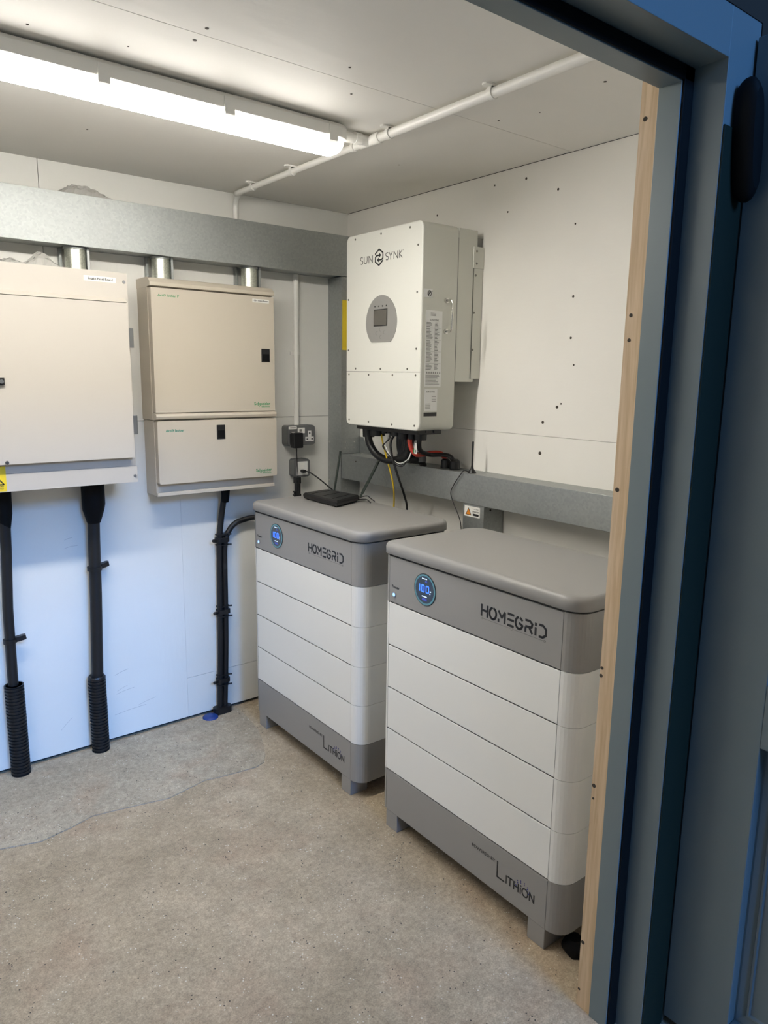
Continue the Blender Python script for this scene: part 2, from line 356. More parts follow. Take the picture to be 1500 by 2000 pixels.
# open door leaf, hinged on the right jamb, swung outwards
dl = empty('door_1', (-.545, -1.958, .02), 'open blue-grey panelled door leaf', None); structure(dl)
X0, X1, Y0, Y1 = -.545, -.492, -1.958, -2.80
def pan(x, zs):
    return
mb = MB(); ST = .134
zs = [(.10, .705), (.83, 1.80)]
mb.box(X0, X1, Y0, Y0-ST, .02, 1.952); mb.box(X0, X1, Y1+ST, Y1, .02, 1.952)
for a, b in ((.02, .10), (.705, .83), (1.80, 1.952)): mb.box(X0, X1, Y0-ST, Y1+ST, a, b)
build('leaf_frame', mb, M['frame'], dl, bevel=.0015)
for a, b in zs:
    ya, yb = Y0-ST, Y1+ST
    mb = MB(); mb.box(X0+.034, X1-.005, ya+.002, yb-.002, a-.005, b+.005)
    def ring(e, x): return [(x, ya-e, a+e), (x, yb+e, a+e), (x, yb+e, b-e), (x, ya-e, b-e)]
    mb.loft([ring(-.001, X0+.036), ring(-.001, X0+.026), ring(.004, X0+.026), ring(.020, X0+.031), ring(.022, X0+.028), ring(.026, X0+.028), ring(.028, X0+.036)], caps=False)
    build('door_panel', mb, M['frame'], dl)
mb = MB(); mb.T = Matrix.Translation((-.581, -1.985, 1.778)) @ Matrix.Rotation(math.radians(-6), 4, 'Y')
rr = [[(.021*s_*math.cos(a), y, .105*s_*math.sin(a)+.006*math.sin(3*a)) for a in [2*PI*k/28 for k in range(28)]] for y, s_ in ((.027, .9), (.018, 1), (0, 1), (-.008, .8))]
mb.loft(rr, True, True); o = build('hinge_cover', mb, M['rubber'], dl, subsurf=1)
tag(o, 'black elongated oval cover between the frame and the door')

# ------------------------------------------------------------------ ceiling batten light
bl = empty('batten_light', (-1.41, -.87, 1.965), 'long white ceiling batten light with glowing diffuser above the electrical panels', 'ceiling light')
XA, XB = -2.16, -.655
def sect(pts, x): return [(x, -.87+y, z) for y, z in pts]
body = [(-.050, 2.002), (-.050, 2.028), (-.043, 2.038), (.043, 2.038), (.050, 2.028), (.050, 2.002)]
mb = MB()
def sc_(pts, k, kz, z0): return [(y*k, z0+(z-z0)*kz) for y, z in pts]
mb.loft([sect(sc_(body, .80, 1, 2.02), XA), sect(body, XA+.02), sect(body, XB-.02), sect(sc_(body, .80, 1, 2.02), XB)])
build('housing', mb, M['white_pvc'], bl, bevel=.002)
n = 16; dif = [(-.0465*math.cos(PI*k/n), 2.0018-.036*math.sin(PI*k/n)**.85) for k in range(n+1)]
rings = []
for x, k in ((XA+.004, .55), (XA+.008, .8), (XA+.02, .95), (XA+.04, 1), (XB-.04, 1), (XB-.02, .95), (XB-.008, .8), (XB-.004, .55)):
    rings.append([(x, -.87+y*min(1, k+.05), 2.0018+(z-2.0018)*k) for y, z in dif])
mb = MB(); mb.loft(rings, True, True); build('diffuser', mb, M['diff'], bl)
for x in (-1.72, -1.30, -1.005, -.705):
    mb = MB(); mb.T = Matrix(((0, 0, 1, x), (1, 0, 0, 0), (0, 1, 0, 0), (0, 0, 0, 1))); mb.prism([(-.9235, 1.989), (-.915, 1.986), (-.914, 1.989), (-.9205, 1.993), (-.9205, 2.027), (-.9235, 2.027)], -.013, .013); build('clip', mb, M['white_pvc'], bl)
for x in (-1.65, -.93): mb = MB(); mb.box(x-.05, x+.05, -.90, -.84, 2.038, H); build('mounting_bracket', mb, M['white_pvc'], bl)

# ------------------------------------------------------------------ ceiling conduit
cc = empty('ceiling_conduit', (-.551, -.8, 2.02), 'white round conduit running along the ceiling past the end of the light', 'conduit')
ZC = 2.027
mb = MB(); mb.tube(catmull([(-.527, -.0135, 1.90), (-.527, -.0135, 1.965), (-.529, -.018, 2.0), (-.535, -.045, 2.022), (-.545, -.085, ZC), (-.551, -.13, ZC), (-.551, -.86, ZC)], 6), .0098, 14)
build('conduit_pipe', mb, M['white_pvc'], cc)
mb = MB(); mb.cyl((-.551, -.90, ZC-.001), (-.551, -1.80, ZC-.001), .0120, n=16); build('conduit_pipe', mb, M['white_pvc'], cc)
mb = MB(); mb.cyl((-.551, -.835, ZC), (-.551, -.905, ZC), .0135, n=16); mb.cyl((-.551, -.872, ZC), (-.60, -.872, ZC), .0135, n=16); mb.cyl((-.551, -.895, ZC), (-.551, -.925, ZC), .0150, n=16)
mb.cyl((-.580, -.872, ZC), (-.602, -.872, ZC), .0155, n=16)
build('tee_joint', mb, M['white_pvc'], cc)
mb = MB(); mb.cyl((-.60, -.872, ZC-.002), (-.655, -.872, ZC-.004), .0125, .016, n=16); build('branch_pipe', mb, M['white_pvc'], cc)
for y, r in ((-.195, .0098), (-.46, .0098), (-.80, .0098), (-.965, .0122), (-1.345, .0122)):
    mb = MB(); mb.cyl((-.551, y-.007, ZC), (-.551, y+.007, ZC), r+.0028, n=16)
    mb.box(-.560, -.542, y-.007, y+.007, ZC, H-.004); pl = rrect(-.580, -.522, y-.011, y+.011, .010, 5); mb.prism(pl, H-.0045, H)
    build('saddle_clip', mb, M['white_pvc'], cc)
wc = empty('wall_conduit', (-.268, -.012, 1.17), 'thin white vertical conduit down the back wall to the double socket', 'conduit')
mb = MB(); mb.cyl((-.265, -.0125, 1.775), (-.268, -.0125, 1.168), .0105, n=16); build('conduit_pipe', mb, M['white_pvc'], wc)
for z in (1.465,):
    mb = MB(); mb.cyl((-.2668, -.0125, z-.006), (-.2668, -.0125, z+.006), .0132, n=16); mb.box(-.289, -.245, -.005, 0, z-.006, z+.006); build('saddle_clip', mb, M['white_pvc'], wc)

# ------------------------------------------------------------------ galvanised trunking
def trunk(name, x0, x1, y0, y1, z0, z1, label, lid='y'):
    r = empty(name, ((x0+x1)/2, (y0+y1)/2, z0), label, 'cable trunking')
    return r
tk = trunk('cable_trunking', -2.6, -.101, -.1, 0, 1.775, 1.928, 'large galvanised steel trunking running high along the back wall')
mb = MB(); mb.box(-2.6, -.0, -.098, -.0005, 1.777, 1.93); build('trunking_body', mb, M['galv'], tk, bevel=.001)
mb = MB(); mb.box(-2.6, -.0, -.1005, -.0985, 1.775, 1.9325); build('trunking_lid', mb, M['galv'], tk, bevel=.0008)
tv = trunk('cable_trunking', -.1, 0, -.1, 0, 0, 1.774, 'vertical galvanised trunking standing in the corner behind the inverter')
mb = MB(); mb.box(-.1, -.001, -.098, -.0005, .0, 1.774); build('trunking_body', mb, M['galv'], tv, bevel=.001)
mb = MB(); mb.box(-.102, -.001, -.1005, -.0985, 1.112, 1.765); build('trunking_lid', mb, M['galv'], tv, bevel=.0008)
mb = MB(); mb.box(-.1025, -.1002, -.0985, -.004, .70, 1.112); mb.box(-.1025, -.001, -.1022, -.0995, 1.052, 1.112); build('joint_plate', mb, M['galv'], tv)
def screws(pts, parent, r=.0035, d=.002, mt='zinc', axis='y', name='screw'):
    for p in pts:
        m = MB(); q = list(p)
        if axis == 'y': a, b = (p[0], p[1]+.0005, p[2]), (p[0], p[1]-d, p[2])
        elif axis == 'x': a, b = (p[0]+.0005, p[1], p[2]), (p[0]-d, p[1], p[2])
        else: a, b = (p[0], p[1], p[2]-.0005), (p[0], p[1], p[2]+d)
        m.cyl(a, b, r, r*.75, n=10); build(name, m, M[mt], parent)
screws([(-.1, -.02, 1.257), (-.1, -.085, 1.257)], tv, axis='x')
screws([(-.1025, -.012, 1.095), (-.1025, -.012, .93)], tv, axis='x')
screws([(-.082, -.1022, 1.10), (-.035, -.1022, 1.10), (-.082, -.1022, 1.075), (-.035, -.1022, 1.075)], tv, axis='y')
screws([(-.075, -.098, .93), (-.075, -.098, .90)], tv, axis='y', r=.003)
mb = MB(); mb.box(-.098, -.040, -.1022, -.1005, 1.482, 1.682); tag(build('warning_sign', mb, M['warn_yellow'], tv), 'yellow strip label')
th = trunk('cable_trunking', -.1, 0, -1.8, -.1, .948, 1.05, 'lower galvanised trunking along the right wall behind both battery stacks')
mb = MB(); mb.box(-.098, -.0005, -1.81, -.103, .95, 1.05); build('trunking_body', mb, M['galv'], th, bevel=.001)
mb = MB(); mb.box(-.1005, -.0985, -1.81, -.103, .9475, 1.0515); build('trunking_lid', mb, M['galv'], th, bevel=.0008)
# gusset rising onto the corner trunking
mb = MB(); mb.T = Matrix(((0, 0, 1, 0), (1, 0, 0, 0), (0, 1, 0, 0), (0, 0, 0, 1)))
mb.prism([(-.103, 1.05), (-.185, 1.05), (-.122, 1.12), (-.103, 1.12)], -.004, -.001); build('gusset_plate', mb, M['galv'], th)
screws([(-.02-.02*i, -.14-.02*(i % 2), 1.051) for i in range(4)], th, axis='z', r=.003)
screws([(-.1005, -.205, 1.028)], th, axis='x', mt='hole')
td = trunk('cable_trunking', -.1, 0, -.94, -.84, 0, .947, 'short galvanised trunking drop with a hazard label between the battery stacks')
mb = MB(); mb.box(-.098, -.0005, -.94, -.842, .0, .9465); build('trunking_body', mb, M['galv'], td, bevel=.001)
mb = MB(); mb.box(-.1005, -.0985, -.941, -.841, .0, .9435); build('trunking_lid', mb, M['galv'], td, bevel=.0008)
lb = MB(FX(-.1007, -.849, .904)); lb.prism(rrect(0, .074, 0, .036, .002, 3), 0, .0005); lo = build('hazard_label', lb, M['label'], td); tag(lo, 'white hazard label with orange triangle')
lb = MB(FX(-.1013, -.849, .904)); lb.prism([(.006, .005), (.034, .005), (.020, .031)], 0, .0003); build('triangle_border', lb, M['ink'], lo)
lb = MB(FX(-.1017, -.849, .904)); lb.prism([(.0095, .0068), (.0305, .0068), (.020, .0265)], 0, .0003); build('triangle', lb, M['orange'], lo)
lb = MB(FX(-.1013, -.849, .904)); text_mb(lb, 'Power supply', .041, .026, .027, .004); text_mb(lb, 'LITHIUM BATTERY', .038, .0165, .033, .005); lb.box(.041, .069, .0045, .0125, 0, .0003); build('label_print', lb, M['ink'], lo)
screws([(-.068, -.94, .932)], td, axis='y', mt='hole', r=.004)

# galvanised tube stubs between trunking and boards
for i, (x, r, lab) in enumerate(((-1.129, .037, 'galvanised tube stub above the intake panel board on the left'), (-.842, .035, 'galvanised tube stub above the left end of the narrower cream board'), (-.496, .035, 'galvanised tube stub above the right end of the narrower cream board'))):
    t = empty('conduit_stub', (x, -.052, 1.70), lab, 'steel tube', 'tube stubs below the high trunking')
    mb = MB(); mb.cyl((x, -.052, 1.70), (x, -.052, 1.776), r*.88, n=28); build('tube', mb, M['galv2'], t)
    for q0, q1, w0, w1 in ((x-r-.004, x-r+.004, -.02, 0), (x+r-.006, x+r+.002, -.075, -.03)): mb = MB(); mb.box(q0, q1, w0, w1, 1.70, 1.776); build('side_bracket', mb, M['galv'], t)
    mb = MB(); mb.cyl((x, -.052, 1.768), (x, -.052, 1.776), r*.98, n=28); build('collar', mb, M['galv'], t)

# ------------------------------------------------------------------ electrical boards
def slab(name, x0, x1, z0, z1, ya, yb, m, parent, r=.003, bev=.002):
    mb = MB(FY(yb, 0, 0)); mb.loft([[(x, z, 0) for x, z in rrect(x0, x1, z0, z1, r, 3)], [(x, z, yb-ya) for x, z in rrect(x0, x1, z0, z1, r, 3)]])
    mb.v = [Vector((v.x, v.y, v.z)) for v in mb.v]
    return build(name, mb, m, parent, bevel=bev)
# (FY maps w -> -y so a slab from yb to ya (ya<yb) has thickness yb-ya)
p1 = empty('distribution_board', (-1.3, -.10, 1.015), 'wide ivory steel panel board with plain door, at the far left of the back wall', 'electrical panel')
slab('enclosure', -1.63, -1.0155, 1.016, 1.6925, -.196, 0, M['cream2'], p1)
slab('cover_plate', -1.628, -1.0165, 1.071, 1.6915, -.203, -.196, M['cream2'], p1, bev=.0015)
slab('lower_cover', -1.628, -1.0125, 1.0155, 1.0705, -.203, -.196, M['cream2'], p1, bev=.0015)
dr = slab('door', -1.59, -1.027, 1.1015, 1.5965, -.227, -.203, M['cream2'], p1, r=.002, bev=.0012)
for z in (1.489, 1.208):
    mb = MB(); mb.box(-1.0265, -1.0125, -.222, -.2035, z-.031, z+.031); mb.cyl((-1.0125, -.215, z-.031), (-1.0125, -.215, z+.031), .004, n=10); tag(build('hinge', mb, M['hinge'], p1, bevel=.001), 'steel door hinge')
screws([(-1.0265, -.203, 1.6637), (-1.021, -.203, 1.0368)], p1, r=.0055, d=.003, mt='hinge')
screws([(-1.413, -.227, 1.107)], p1, r=.006, d=.004, mt='screw')
mb = MB(); mb.loft([[(x, y, z) for y, z in ((-.2025, 1.613), (-.2265, 1.5985), (-.2025, 1.5975))] for x in (-1.59, -1.027)]); build('door_ledge', mb, M['cream2'], p1)
mb = MB(); mb.prism([(-1.46, -.227), (-1.407, -.227), (-1.403, -.232), (-1.407, -.237), (-1.46, -.237)], 1.337, 1.358); lk = build('lock', mb, M['black'], dr, bevel=.001)
mb = MB(); mb.cyl((-1.4125, -.237, 1.3475), (-1.4125, -.240, 1.3475), .006, n=12); build('lock_screw', mb, M['zinc'], dr)
lb = MB(FY(-.2031, -1.1513, 1.6585)); lb.prism(rrect(0, .0985, 0, .0160, .001, 2), 0, .0005); lo = build('name_label', lb, M['label'], p1)
lb = MB(FY(-.2038, -1.1513, 1.6585)); text_mb(lb, 'Intake Panel Board', .013, .0043, .076, .0078); build('label_print', lb, M['ink'], lo)
lb = MB(FY(-.2031, -1.479, 1.018)); lb.prism(rrect(0, .064, 0, .0760, .001, 2), 0, .0005); lo = build('warning_sign', lb, M['warn_yellow'], p1); tag(lo, 'yellow electrical warning sign')
lb = MB(FY(-.2037, -1.479, 1.018)); lb.stroke([(.011, .021), (.057, .021), (.034, .050), (.011, .021)], .0035); text_mb(lb, 'WARNING', .008, .0135, .048, .0045); text_mb(lb, '415 Volts', .012, .0085, .044, .003); text_mb(lb, 'live parts', .012, .0035, .042, .003); lb.prism([(.034, .026), (.037, .033), (.033, .034), (.038, .044), (.035, .036), (.039, .035)], 0, .0003); build('sign_print', lb, M['ink'], lo)

p2 = empty('distribution_board', (-.67, -.06, .94), 'narrower cream two-door fuse board with green lettering, beside the sockets', 'electrical panel')
slab('enclosure', -.911, -.4315, 1.214, 1.70, -.094, 0, M['cream'], p2, r=.002, bev=.0015)
slab('lower_enclosure', -.9075, -.4285, .94, 1.213, -.094, 0, M['cream'], p2, r=.002, bev=.0015)
mb = MB(); pl = [(0, 1.70), (-.094, 1.701), (-.108, 1.698), (-.124, 1.683), (-.124, 1.671), (-.094, 1.668), (0, 1.668)]
mb.loft([[(x, y, z) for y, z in pl] for x in (-.9125, -.4305)]); build('hood', mb, M['cream'], p2, bevel=.0015)
d1 = slab('upper_door', -.9085, -.4315, 1.2405, 1.6655, -.1215, -.095, M['cream'], p2, r=.002, bev=.0018)
mb = MB(); pl = [(-.090, 1.2395), (-.113, 1.2395), (-.124, 1.235), (-.127, 1.227), (-.124, 1.219), (-.113, 1.2145), (-.090, 1.2145)]
mb.loft([[(x, y, z) for y, z in pl] for x in (-.909, -.4275)]); build('middle_rail', mb, M['cream'], p2, bevel=.0008)
d2 = slab('lower_door', -.9055, -.4265, .9855, 1.2115, -.1215, -.092, M['cream'], p2, r=.007, bev=.004)
mb = MB(); mb.box(-.9075, -.4285, -.104, -.090, .940, .953); build('bottom_lip', mb, M['cream'], p2, bevel=.001)
for (x0, x1, z0, z1), d in (((-.488, -.452, 1.424, 1.474), d1), ((-.680, -.646, 1.139, 1.192), d2)):
    mb = MB(); mb.box(x0, x1, -.1235, -.1214, z0, z1); h = build('latch', mb, M['black'], d, bevel=.0012)
    mb = MB(); mb.box(x0+.004, x1-.004, -.1255, -.1235, z0+.004, z1-.020); build('latch_lever', mb, M['rubber'], h, bevel=.001)
lb = MB(FY(-.1216, 0, 0)); text_mb(lb, 'Acti9 Isobar P', -.885, 1.637, .077, .0085); build('lettering', lb, M['green'], d1)
lb = MB(FY(-.1216, 0, 0)); text_mb(lb, 'Schneider', -.522, 1.262, .070, .012); lb.stroke([(-.505, 1.262), (-.500, 1.257), (-.495, 1.262)], .0015); text_mb(lb, 'Electric', -.490, 1.254, .036, .0055); build('maker_lettering', lb, M['green'], d1)
lb = MB(FY(-.1216, -.522, 1.642)); lb.prism(rrect(0, .070, 0, .013, .001, 2), 0, .0005); lo = build('name_label', lb, M['label'], d1)
lb = MB(FY(-.1222, -.522, 1.642)); text_mb(lb, 'DB1 Intake Room', .006, .004, .058, .0058); build('label_print', lb, M['ink'], lo)
lb = MB(FY(-.1216, 0, 0)); text_mb(lb, 'Acti9 Isobar', -.876, 1.172, .070, .0095); build('lettering', lb, M['teal'], d2)
lb = MB(FY(-.1216, 0, 0)); text_mb(lb, 'Schneider', -.520, 1.005, .070, .012); lb.stroke([(-.503, 1.005), (-.498, 1.000), (-.493, 1.005)], .0015); text_mb(lb, 'Electric', -.488, .997, .036, .0055); build('maker_lettering', lb, M['green'], d2)

# ------------------------------------------------------------------ big black supply cables with corrugated sleeves
def hose(x, y, z1, r, pitch=.0118):
    pts = []; rs = []; z = .0
    while z < z1:
        for dz, k in ((0, 1), (pitch*.5, 1), (pitch*.55, .87), (pitch*.95, .87)): pts.append((x, y, z+dz)); rs.append(r*k)
        z += pitch
    pts.append((x, y, z1)); rs.append(r); pts.append((x, y, z1)); rs.append(r*.85); pts.append((x, y, z1-.03)); rs.append(r*.84)
    return pts, rs
def tie(x, y, z, r, ang, parent, name='cable_cleat'):
    m = MB(); m.cyl((x, y, z-.007), (x, y, z+.007), r+.0045, n=20)
    dx, dy = math.cos(ang), math.sin(ang); m.T = Matrix.Translation((x, y, z)) @ Matrix.Rotation(ang, 4, 'Z') @ Matrix.Rotation(-.18, 4, 'Y')
    m.prism(rrect(r-.002, r+.034, -.010, .010, .008, 4), -.008, .008); build(name, m, M['black'], parent, bevel=.001)
s1 = empty('supply_cable', (-1.41, -.037, 0), 'thick black supply cable in corrugated sleeve at the left edge of the back wall', 'cable', 'thick supply cables')
mb = MB(); mb.tube([(-1.398, -.037, 1.015), (-1.400, -.037, .80), (-1.410, -.037, .60), (-1.413, -.037, .33), (-1.413, -.037, .12)], [.022, .0165, .0165, .0165, .0165], 20); build('cable', mb, M['cable'], s1)
mb = MB(); mb.tube([(-1.397, -.037, 1.016), (-1.397, -.037, .92), (-1.398, -.037, .87)], [.026, .024, .017], 20); build('cable_boot', mb, M['rubber'], s1)
p, r = hose(-1.411, -.037, .330, .031); mb = MB(); mb.tube(p, r, 28, False); build('corrugated_sleeve', mb, M['black'], s1)
tie(-1.412, -.037, .487, .0165, -.15, s1)
s2 = empty('supply_cable', (-1.135, -.037, 0), 'thick black supply cable with wide shroud, second from the left on the back wall', 'cable', 'thick supply cables')
mb = MB(); mb.tube([(-1.116, -.037, .88), (-1.119, -.037, .80), (-1.124, -.037, .60), (-1.136, -.037, .29), (-1.137, -.037, .1)], .0205, 20); build('cable', mb, M['cable'], s2)
mb = MB(); mb.tube([(-1.114, -.04, 1.016), (-1.114, -.04, .925), (-1.115, -.038, .905), (-1.116, -.037, .862), (-1.116, -.037, .858)], [.0385, .0385, .036, .0235, .0215], 24); build('cable_boot', mb, M['rubber'], s2)
p, r = hose(-1.139, -.037, .287, .031); mb = MB(); mb.tube(p, r, 28, False); build('corrugated_sleeve', mb, M['black'], s2)
tie(-1.123, -.037, .694, .0205, .2, s2)
# twin cables below the cream board
s3 = empty('cable_pair', (-.645, -.025, 0), 'pair of black cables clipped side by side below the cream fuse board', 'cable')
mb = MB(); mb.tube(catmull([(-.614, -.045, .942), (-.616, -.035, .90), (-.625, -.022, .81), (-.632, -.020, .74), (-.636, -.019, .60), (-.641, -.019, .30), (-.652, -.019, .0)], 5), .0115, 14); build('cable', mb, M['cable'], s3)
mb = MB(); mb.tube(catmull([(-.40, -.06, .795), (-.47, -.032, .806), (-.523, -.024, .802), (-.569, -.022, .787), (-.599, -.020, .749), (-.611, -.020, .70), (-.613, -.019, .60), (-.617, -.019, .30), (-.630, -.019, .0)], 6), .0110, 14); build('cable', mb, M['cable'], s3)
mb = MB(); mb.cyl((-.614, -.047, .942), (-.615, -.042, .885), .018, .014, n=16); build('cable_boot', mb, M['rubber'], s3)
mb = MB(); mb.cyl((-.620, -.028, .30), (-.645, -.028, 0), .024, .027, n=16)
for z, x in ((.730, -.622), (.434, -.626), (.142, -.635)):
    m = MB(); m.prism(rrect(x-.028, x+.028, -.037, -.003, .012, 4), z-.009, z+.009); m.cyl((x-.030, -.03, z), (x-.047, -.04, z+.004), .0065, n=8)
    for dz in (.022, -.020): m.cyl((x+.022, -.03, z+dz), (x+.034, -.034, z+dz), .0035, n=8); m.prism(rrect(x-.0255, x+.0255, -.034, -.003, .010, 3), z+dz-.002, z+dz+.002)
    build('cable_cleat', m, M['black'], s3)
mb = MB(); mb.prism([(x, y) for x, y in rrect(-.655-.028, -.655+.05, -.045, -.006, .018, 6)], 0, .03); build('floor_sleeve', mb, M['black'], s3)
mb = MB(); mb.tube([(-.704, -.040, .0), (-.704, -.040, .006), (-.704, -.040, .012), (-.704, -.040, .014)], [.032, .031, .024, .01], 20); mb.mi = 0
tag(build('blue_cap', mb, M['bluecap']), 'flat blue plastic cap on the floor beside the twin cables', 'duct cap')

# ------------------------------------------------------------------ sockets
def sock(name, x0, x1, z0, z1, label, cat):
    e = empty(name, ((x0+x1)/2, -.02, z0), label, cat)
    o = slab('back_box', x0-.001, x1+.001, z0-.001, z1+.001, -.038, 0, M['sockgrey'], e, r=.012, bev=.001)
    f = slab('face_plate', x0, x1, z0, z1, -.046, -.0385, M['sockgrey2'], e, r=.012, bev=.002)
    return e, f
e, f = sock('double_socket', -.330, -.198, 1.091, 1.172, 'grey metal-clad double socket with black adapter on the back wall', 'socket')
KX, KZ = .132/53, .081/36
def sp(px, py): return (-.330+(px-562)*KX, 1.172-(py-832)*KZ)
def splate(name, a, b, m, par, d=.0015, base=-.046):
    (x0, z1), (x1, z0) = sp(*a), sp(*b); mb = MB(); mb.box(x0, x1, base-d, base, z0, z1); return build(name, mb, m, par, bevel=.0005)
mb = MB(); (x0, z1), (x1, z0) = sp(595.6, 853), sp(612, 861); mb.box(x0, x1, -.048, -.046, z0, z1); (x2, z3), (x3, z2) = sp(600.8, 842), sp(607, 853.2); mb.box(x2, x3, -.048, -.046, z2, z3); pf = build('socket_face', mb, M['white'], f)
mb = MB()
for a, b in (((602.6, 844.2), (605.2, 848.4)), ((597.6, 856), (600.8, 858.2)), ((607, 856), (610, 858.2))):
    (x0, z1), (x1, z0) = sp(*a), sp(*b); mb.box(x0, x1, -.0485, -.0479, z0, z1)
build('pin_hole', mb, M['ink'], pf)
splate('test_sticker', (581, 836), (594.6, 846), M['label'], f); splate('sticker_print', (584, 838.5), (589, 843), M['inkgrey'], f, .0018)
splate('name_label', (563.5, 833.2), (579, 838), M['label'], f); splate('name_print', (566, 834.6), (577, 836.6), M['inkgrey'], f, .0018)
splate('rocker_switch', (569, 842.8), (575.5, 844.6), M['white'], f)
ad = empty('power_adapter', (-.302, -.066, 1.08), 'black plug-in power adapter in the left outlet of the double socket', 'power adapter')
mb = MB(); mb.box(-.3265, -.281, -.088, -.060, 1.084, 1.146); build('adapter_body', mb, M['black'], ad, bevel=.004, seg=3)
mb = MB(); mb.box(-.322, -.288, -.061, -.0465, 1.095, 1.140); build('plug', mb, M['black'], ad, bevel=.003)
mb = MB(); mb.cyl((-.307, -.074, 1.088), (-.306, -.074, 1.066), .0035, .0022, n=10); mb.tube(catmull([(-.306, -.074, 1.068), (-.303, -.074, 1.01), (-.301, -.076, .96), (-.30, -.082, .90), (-.31, -.10, .86)], 6), .0018, 8); build('lead', mb, M['black'], ad)
e2, f2 = sock('data_outlet', -.297, -.224, .958, 1.032, 'grey metal-clad outlet with white insert below the double socket', 'socket')
def sp2(px, py): return (-.297+(px-576)*.073/29, 1.032-(py-897.5)*.074/32.5)
mb = MB(); (x0, z1), (x1, z0) = sp2(579.5, 901.5), sp2(600, 926.5); mb.box(x0, x1, -.048, -.046, z0, z1); wi = build('white_insert', mb, M['white'], f2, bevel=.0006)
mb = MB(); (x0, z1), (x1, z0) = sp2(585, 904), sp2(594, 908.5); mb.box(x0, x1, -.0486, -.048, z0, z1); (x0, z1), (x1, z0) = sp2(586, 910), sp2(593, 914); mb.box(x0, x1, -.0486, -.048, z0, z1); build('window', mb, M['label'], wi)
pc = empty('network_cable', (-.25, -.06, .93), 'black patch lead curving from the white outlet down to the router', 'cable')
mb = MB(); mb.box(-.273, -.258, -.070, -.048, .978, .990); build('connector', mb, M['black'], pc, bevel=.002)
mb = MB(); mb.tube(catmull([(-.262, -.066, .985), (-.250, -.085, .980), (-.235, -.12, .962), (-.228, -.17, .940), (-.232, -.235, .920)], 8), .0028, 10); build('lead', mb, M['black'], pc)
bc = empty('cable_connector', (-.295, -.06, .876), 'black inline connector block hanging on the wall below the outlets', 'connector')
mb = MB(); mb.box(-.306, -.285, -.075, -.045, .935, .962); mb.box(-.303, -.286, -.072, -.048, .890, .936); mb.box(-.305, -.284, -.074, -.046, .876, .892); build('connector_body', mb, M['black'], bc, bevel=.002)
mb = MB(); mb.box(-.313, -.303, -.066, -.052, .898, .903); mb.box(-.314, -.303, -.066, -.052, .884, .889); mb.box(-.006-.303, -.303, -.066, -.052, .884, .903); build('latch', mb, M['black'], bc, bevel=.001)

# ------------------------------------------------------------------ router
ZL = .9065
ro = empty('router', (-.33, -.37, ZL), 'flat black wireless router lying on top of the rear battery stack', 'router')
L_, B_, R_, F_ = Vector((-.395, -.262)), Vector((-.268, -.240)), Vector((-.246, -.430)), Vector((-.397, -.498))
cx = (L_+B_+R_+F_)/4
def qd(k, z): return [(*(cx+(p-cx)*k), z) for p in (L_, F_, R_, B_)]
mb = MB(); mb.loft([qd(.90, ZL+.002), qd(.98, ZL+.007), qd(1.0, ZL+.014), qd(1.0, ZL+.020), qd(.93, ZL+.026)]); build('router_body', mb, M['black'], ro, bevel=.003, seg=3)
mb = MB(); a = cx+(L_-cx)*.7; b = cx+(R_-cx)*.7
for k in (.2, .5, .8):
    p0 = L_.lerp(F_, k); p1 = B_.lerp(R_, k); d = (p1-p0); n_ = Vector((-d.y, d.x)).normalized()*.002; p0 = p0+d*.10; p1 = p1-d*.15
    mb = MB(); mb.prism([tuple(p0+n_), tuple(p0-n_), tuple(p1-n_), tuple(p1+n_)], ZL+.026, ZL+.0265); build('vent_rib', mb, M['rubber'], ro)
for p in (L_, B_, R_, F_): mb = MB(); q = cx+(p-cx)*.8; mb.cyl((q.x, q.y, ZL), (q.x, q.y, ZL+.004), .006, n=10); build('foot', mb, M['rubber'], ro)
for (b0, b1, wv) in (((-.243, -.255, ZL+.018), (-.214, -.255, 1.082), Vector((.35, .94, 0))), ((-.245, -.432, ZL+.018), (-.150, -.425, 1.060), Vector((.2, .98, 0)))):
    mb = MB(); b0, b1 = Vector(b0), Vector(b1); ax = (b1-b0).normalized(); wv = wv.normalized(); tn = ax.cross(wv).normalized(); wv = tn.cross(ax)
    for t0, t1, ww in ((0, .12, .005), (.10, 1, .0078)):
        P0, P1 = b0.lerp(b1, t0), b0.lerp(b1, t1)
        q = [[tuple(P+wv*ww*a_+tn*.003*c_) for a_, c_ in ((-1, -1), (1, -1), (1, 1), (-1, 1))] for P in (P0, P1)]; mb.loft(q)
    build('router_antenna', mb, M['antenna'], ro, bevel=.0015)
mb = MB(); mb.tube(catmull([(-.252, -.43, ZL+.014), (-.232, -.455, ZL+.024), (-.222, -.47, ZL+.014), (-.212, -.48, ZL+.004)], 6), .0018, 8); mb.tube(catmull([(-.255, -.432, ZL+.010), (-.240, -.465, ZL+.012), (-.236, -.485, ZL+.002)], 6), .0022, 8); build('lead', mb, M['black'], ro)

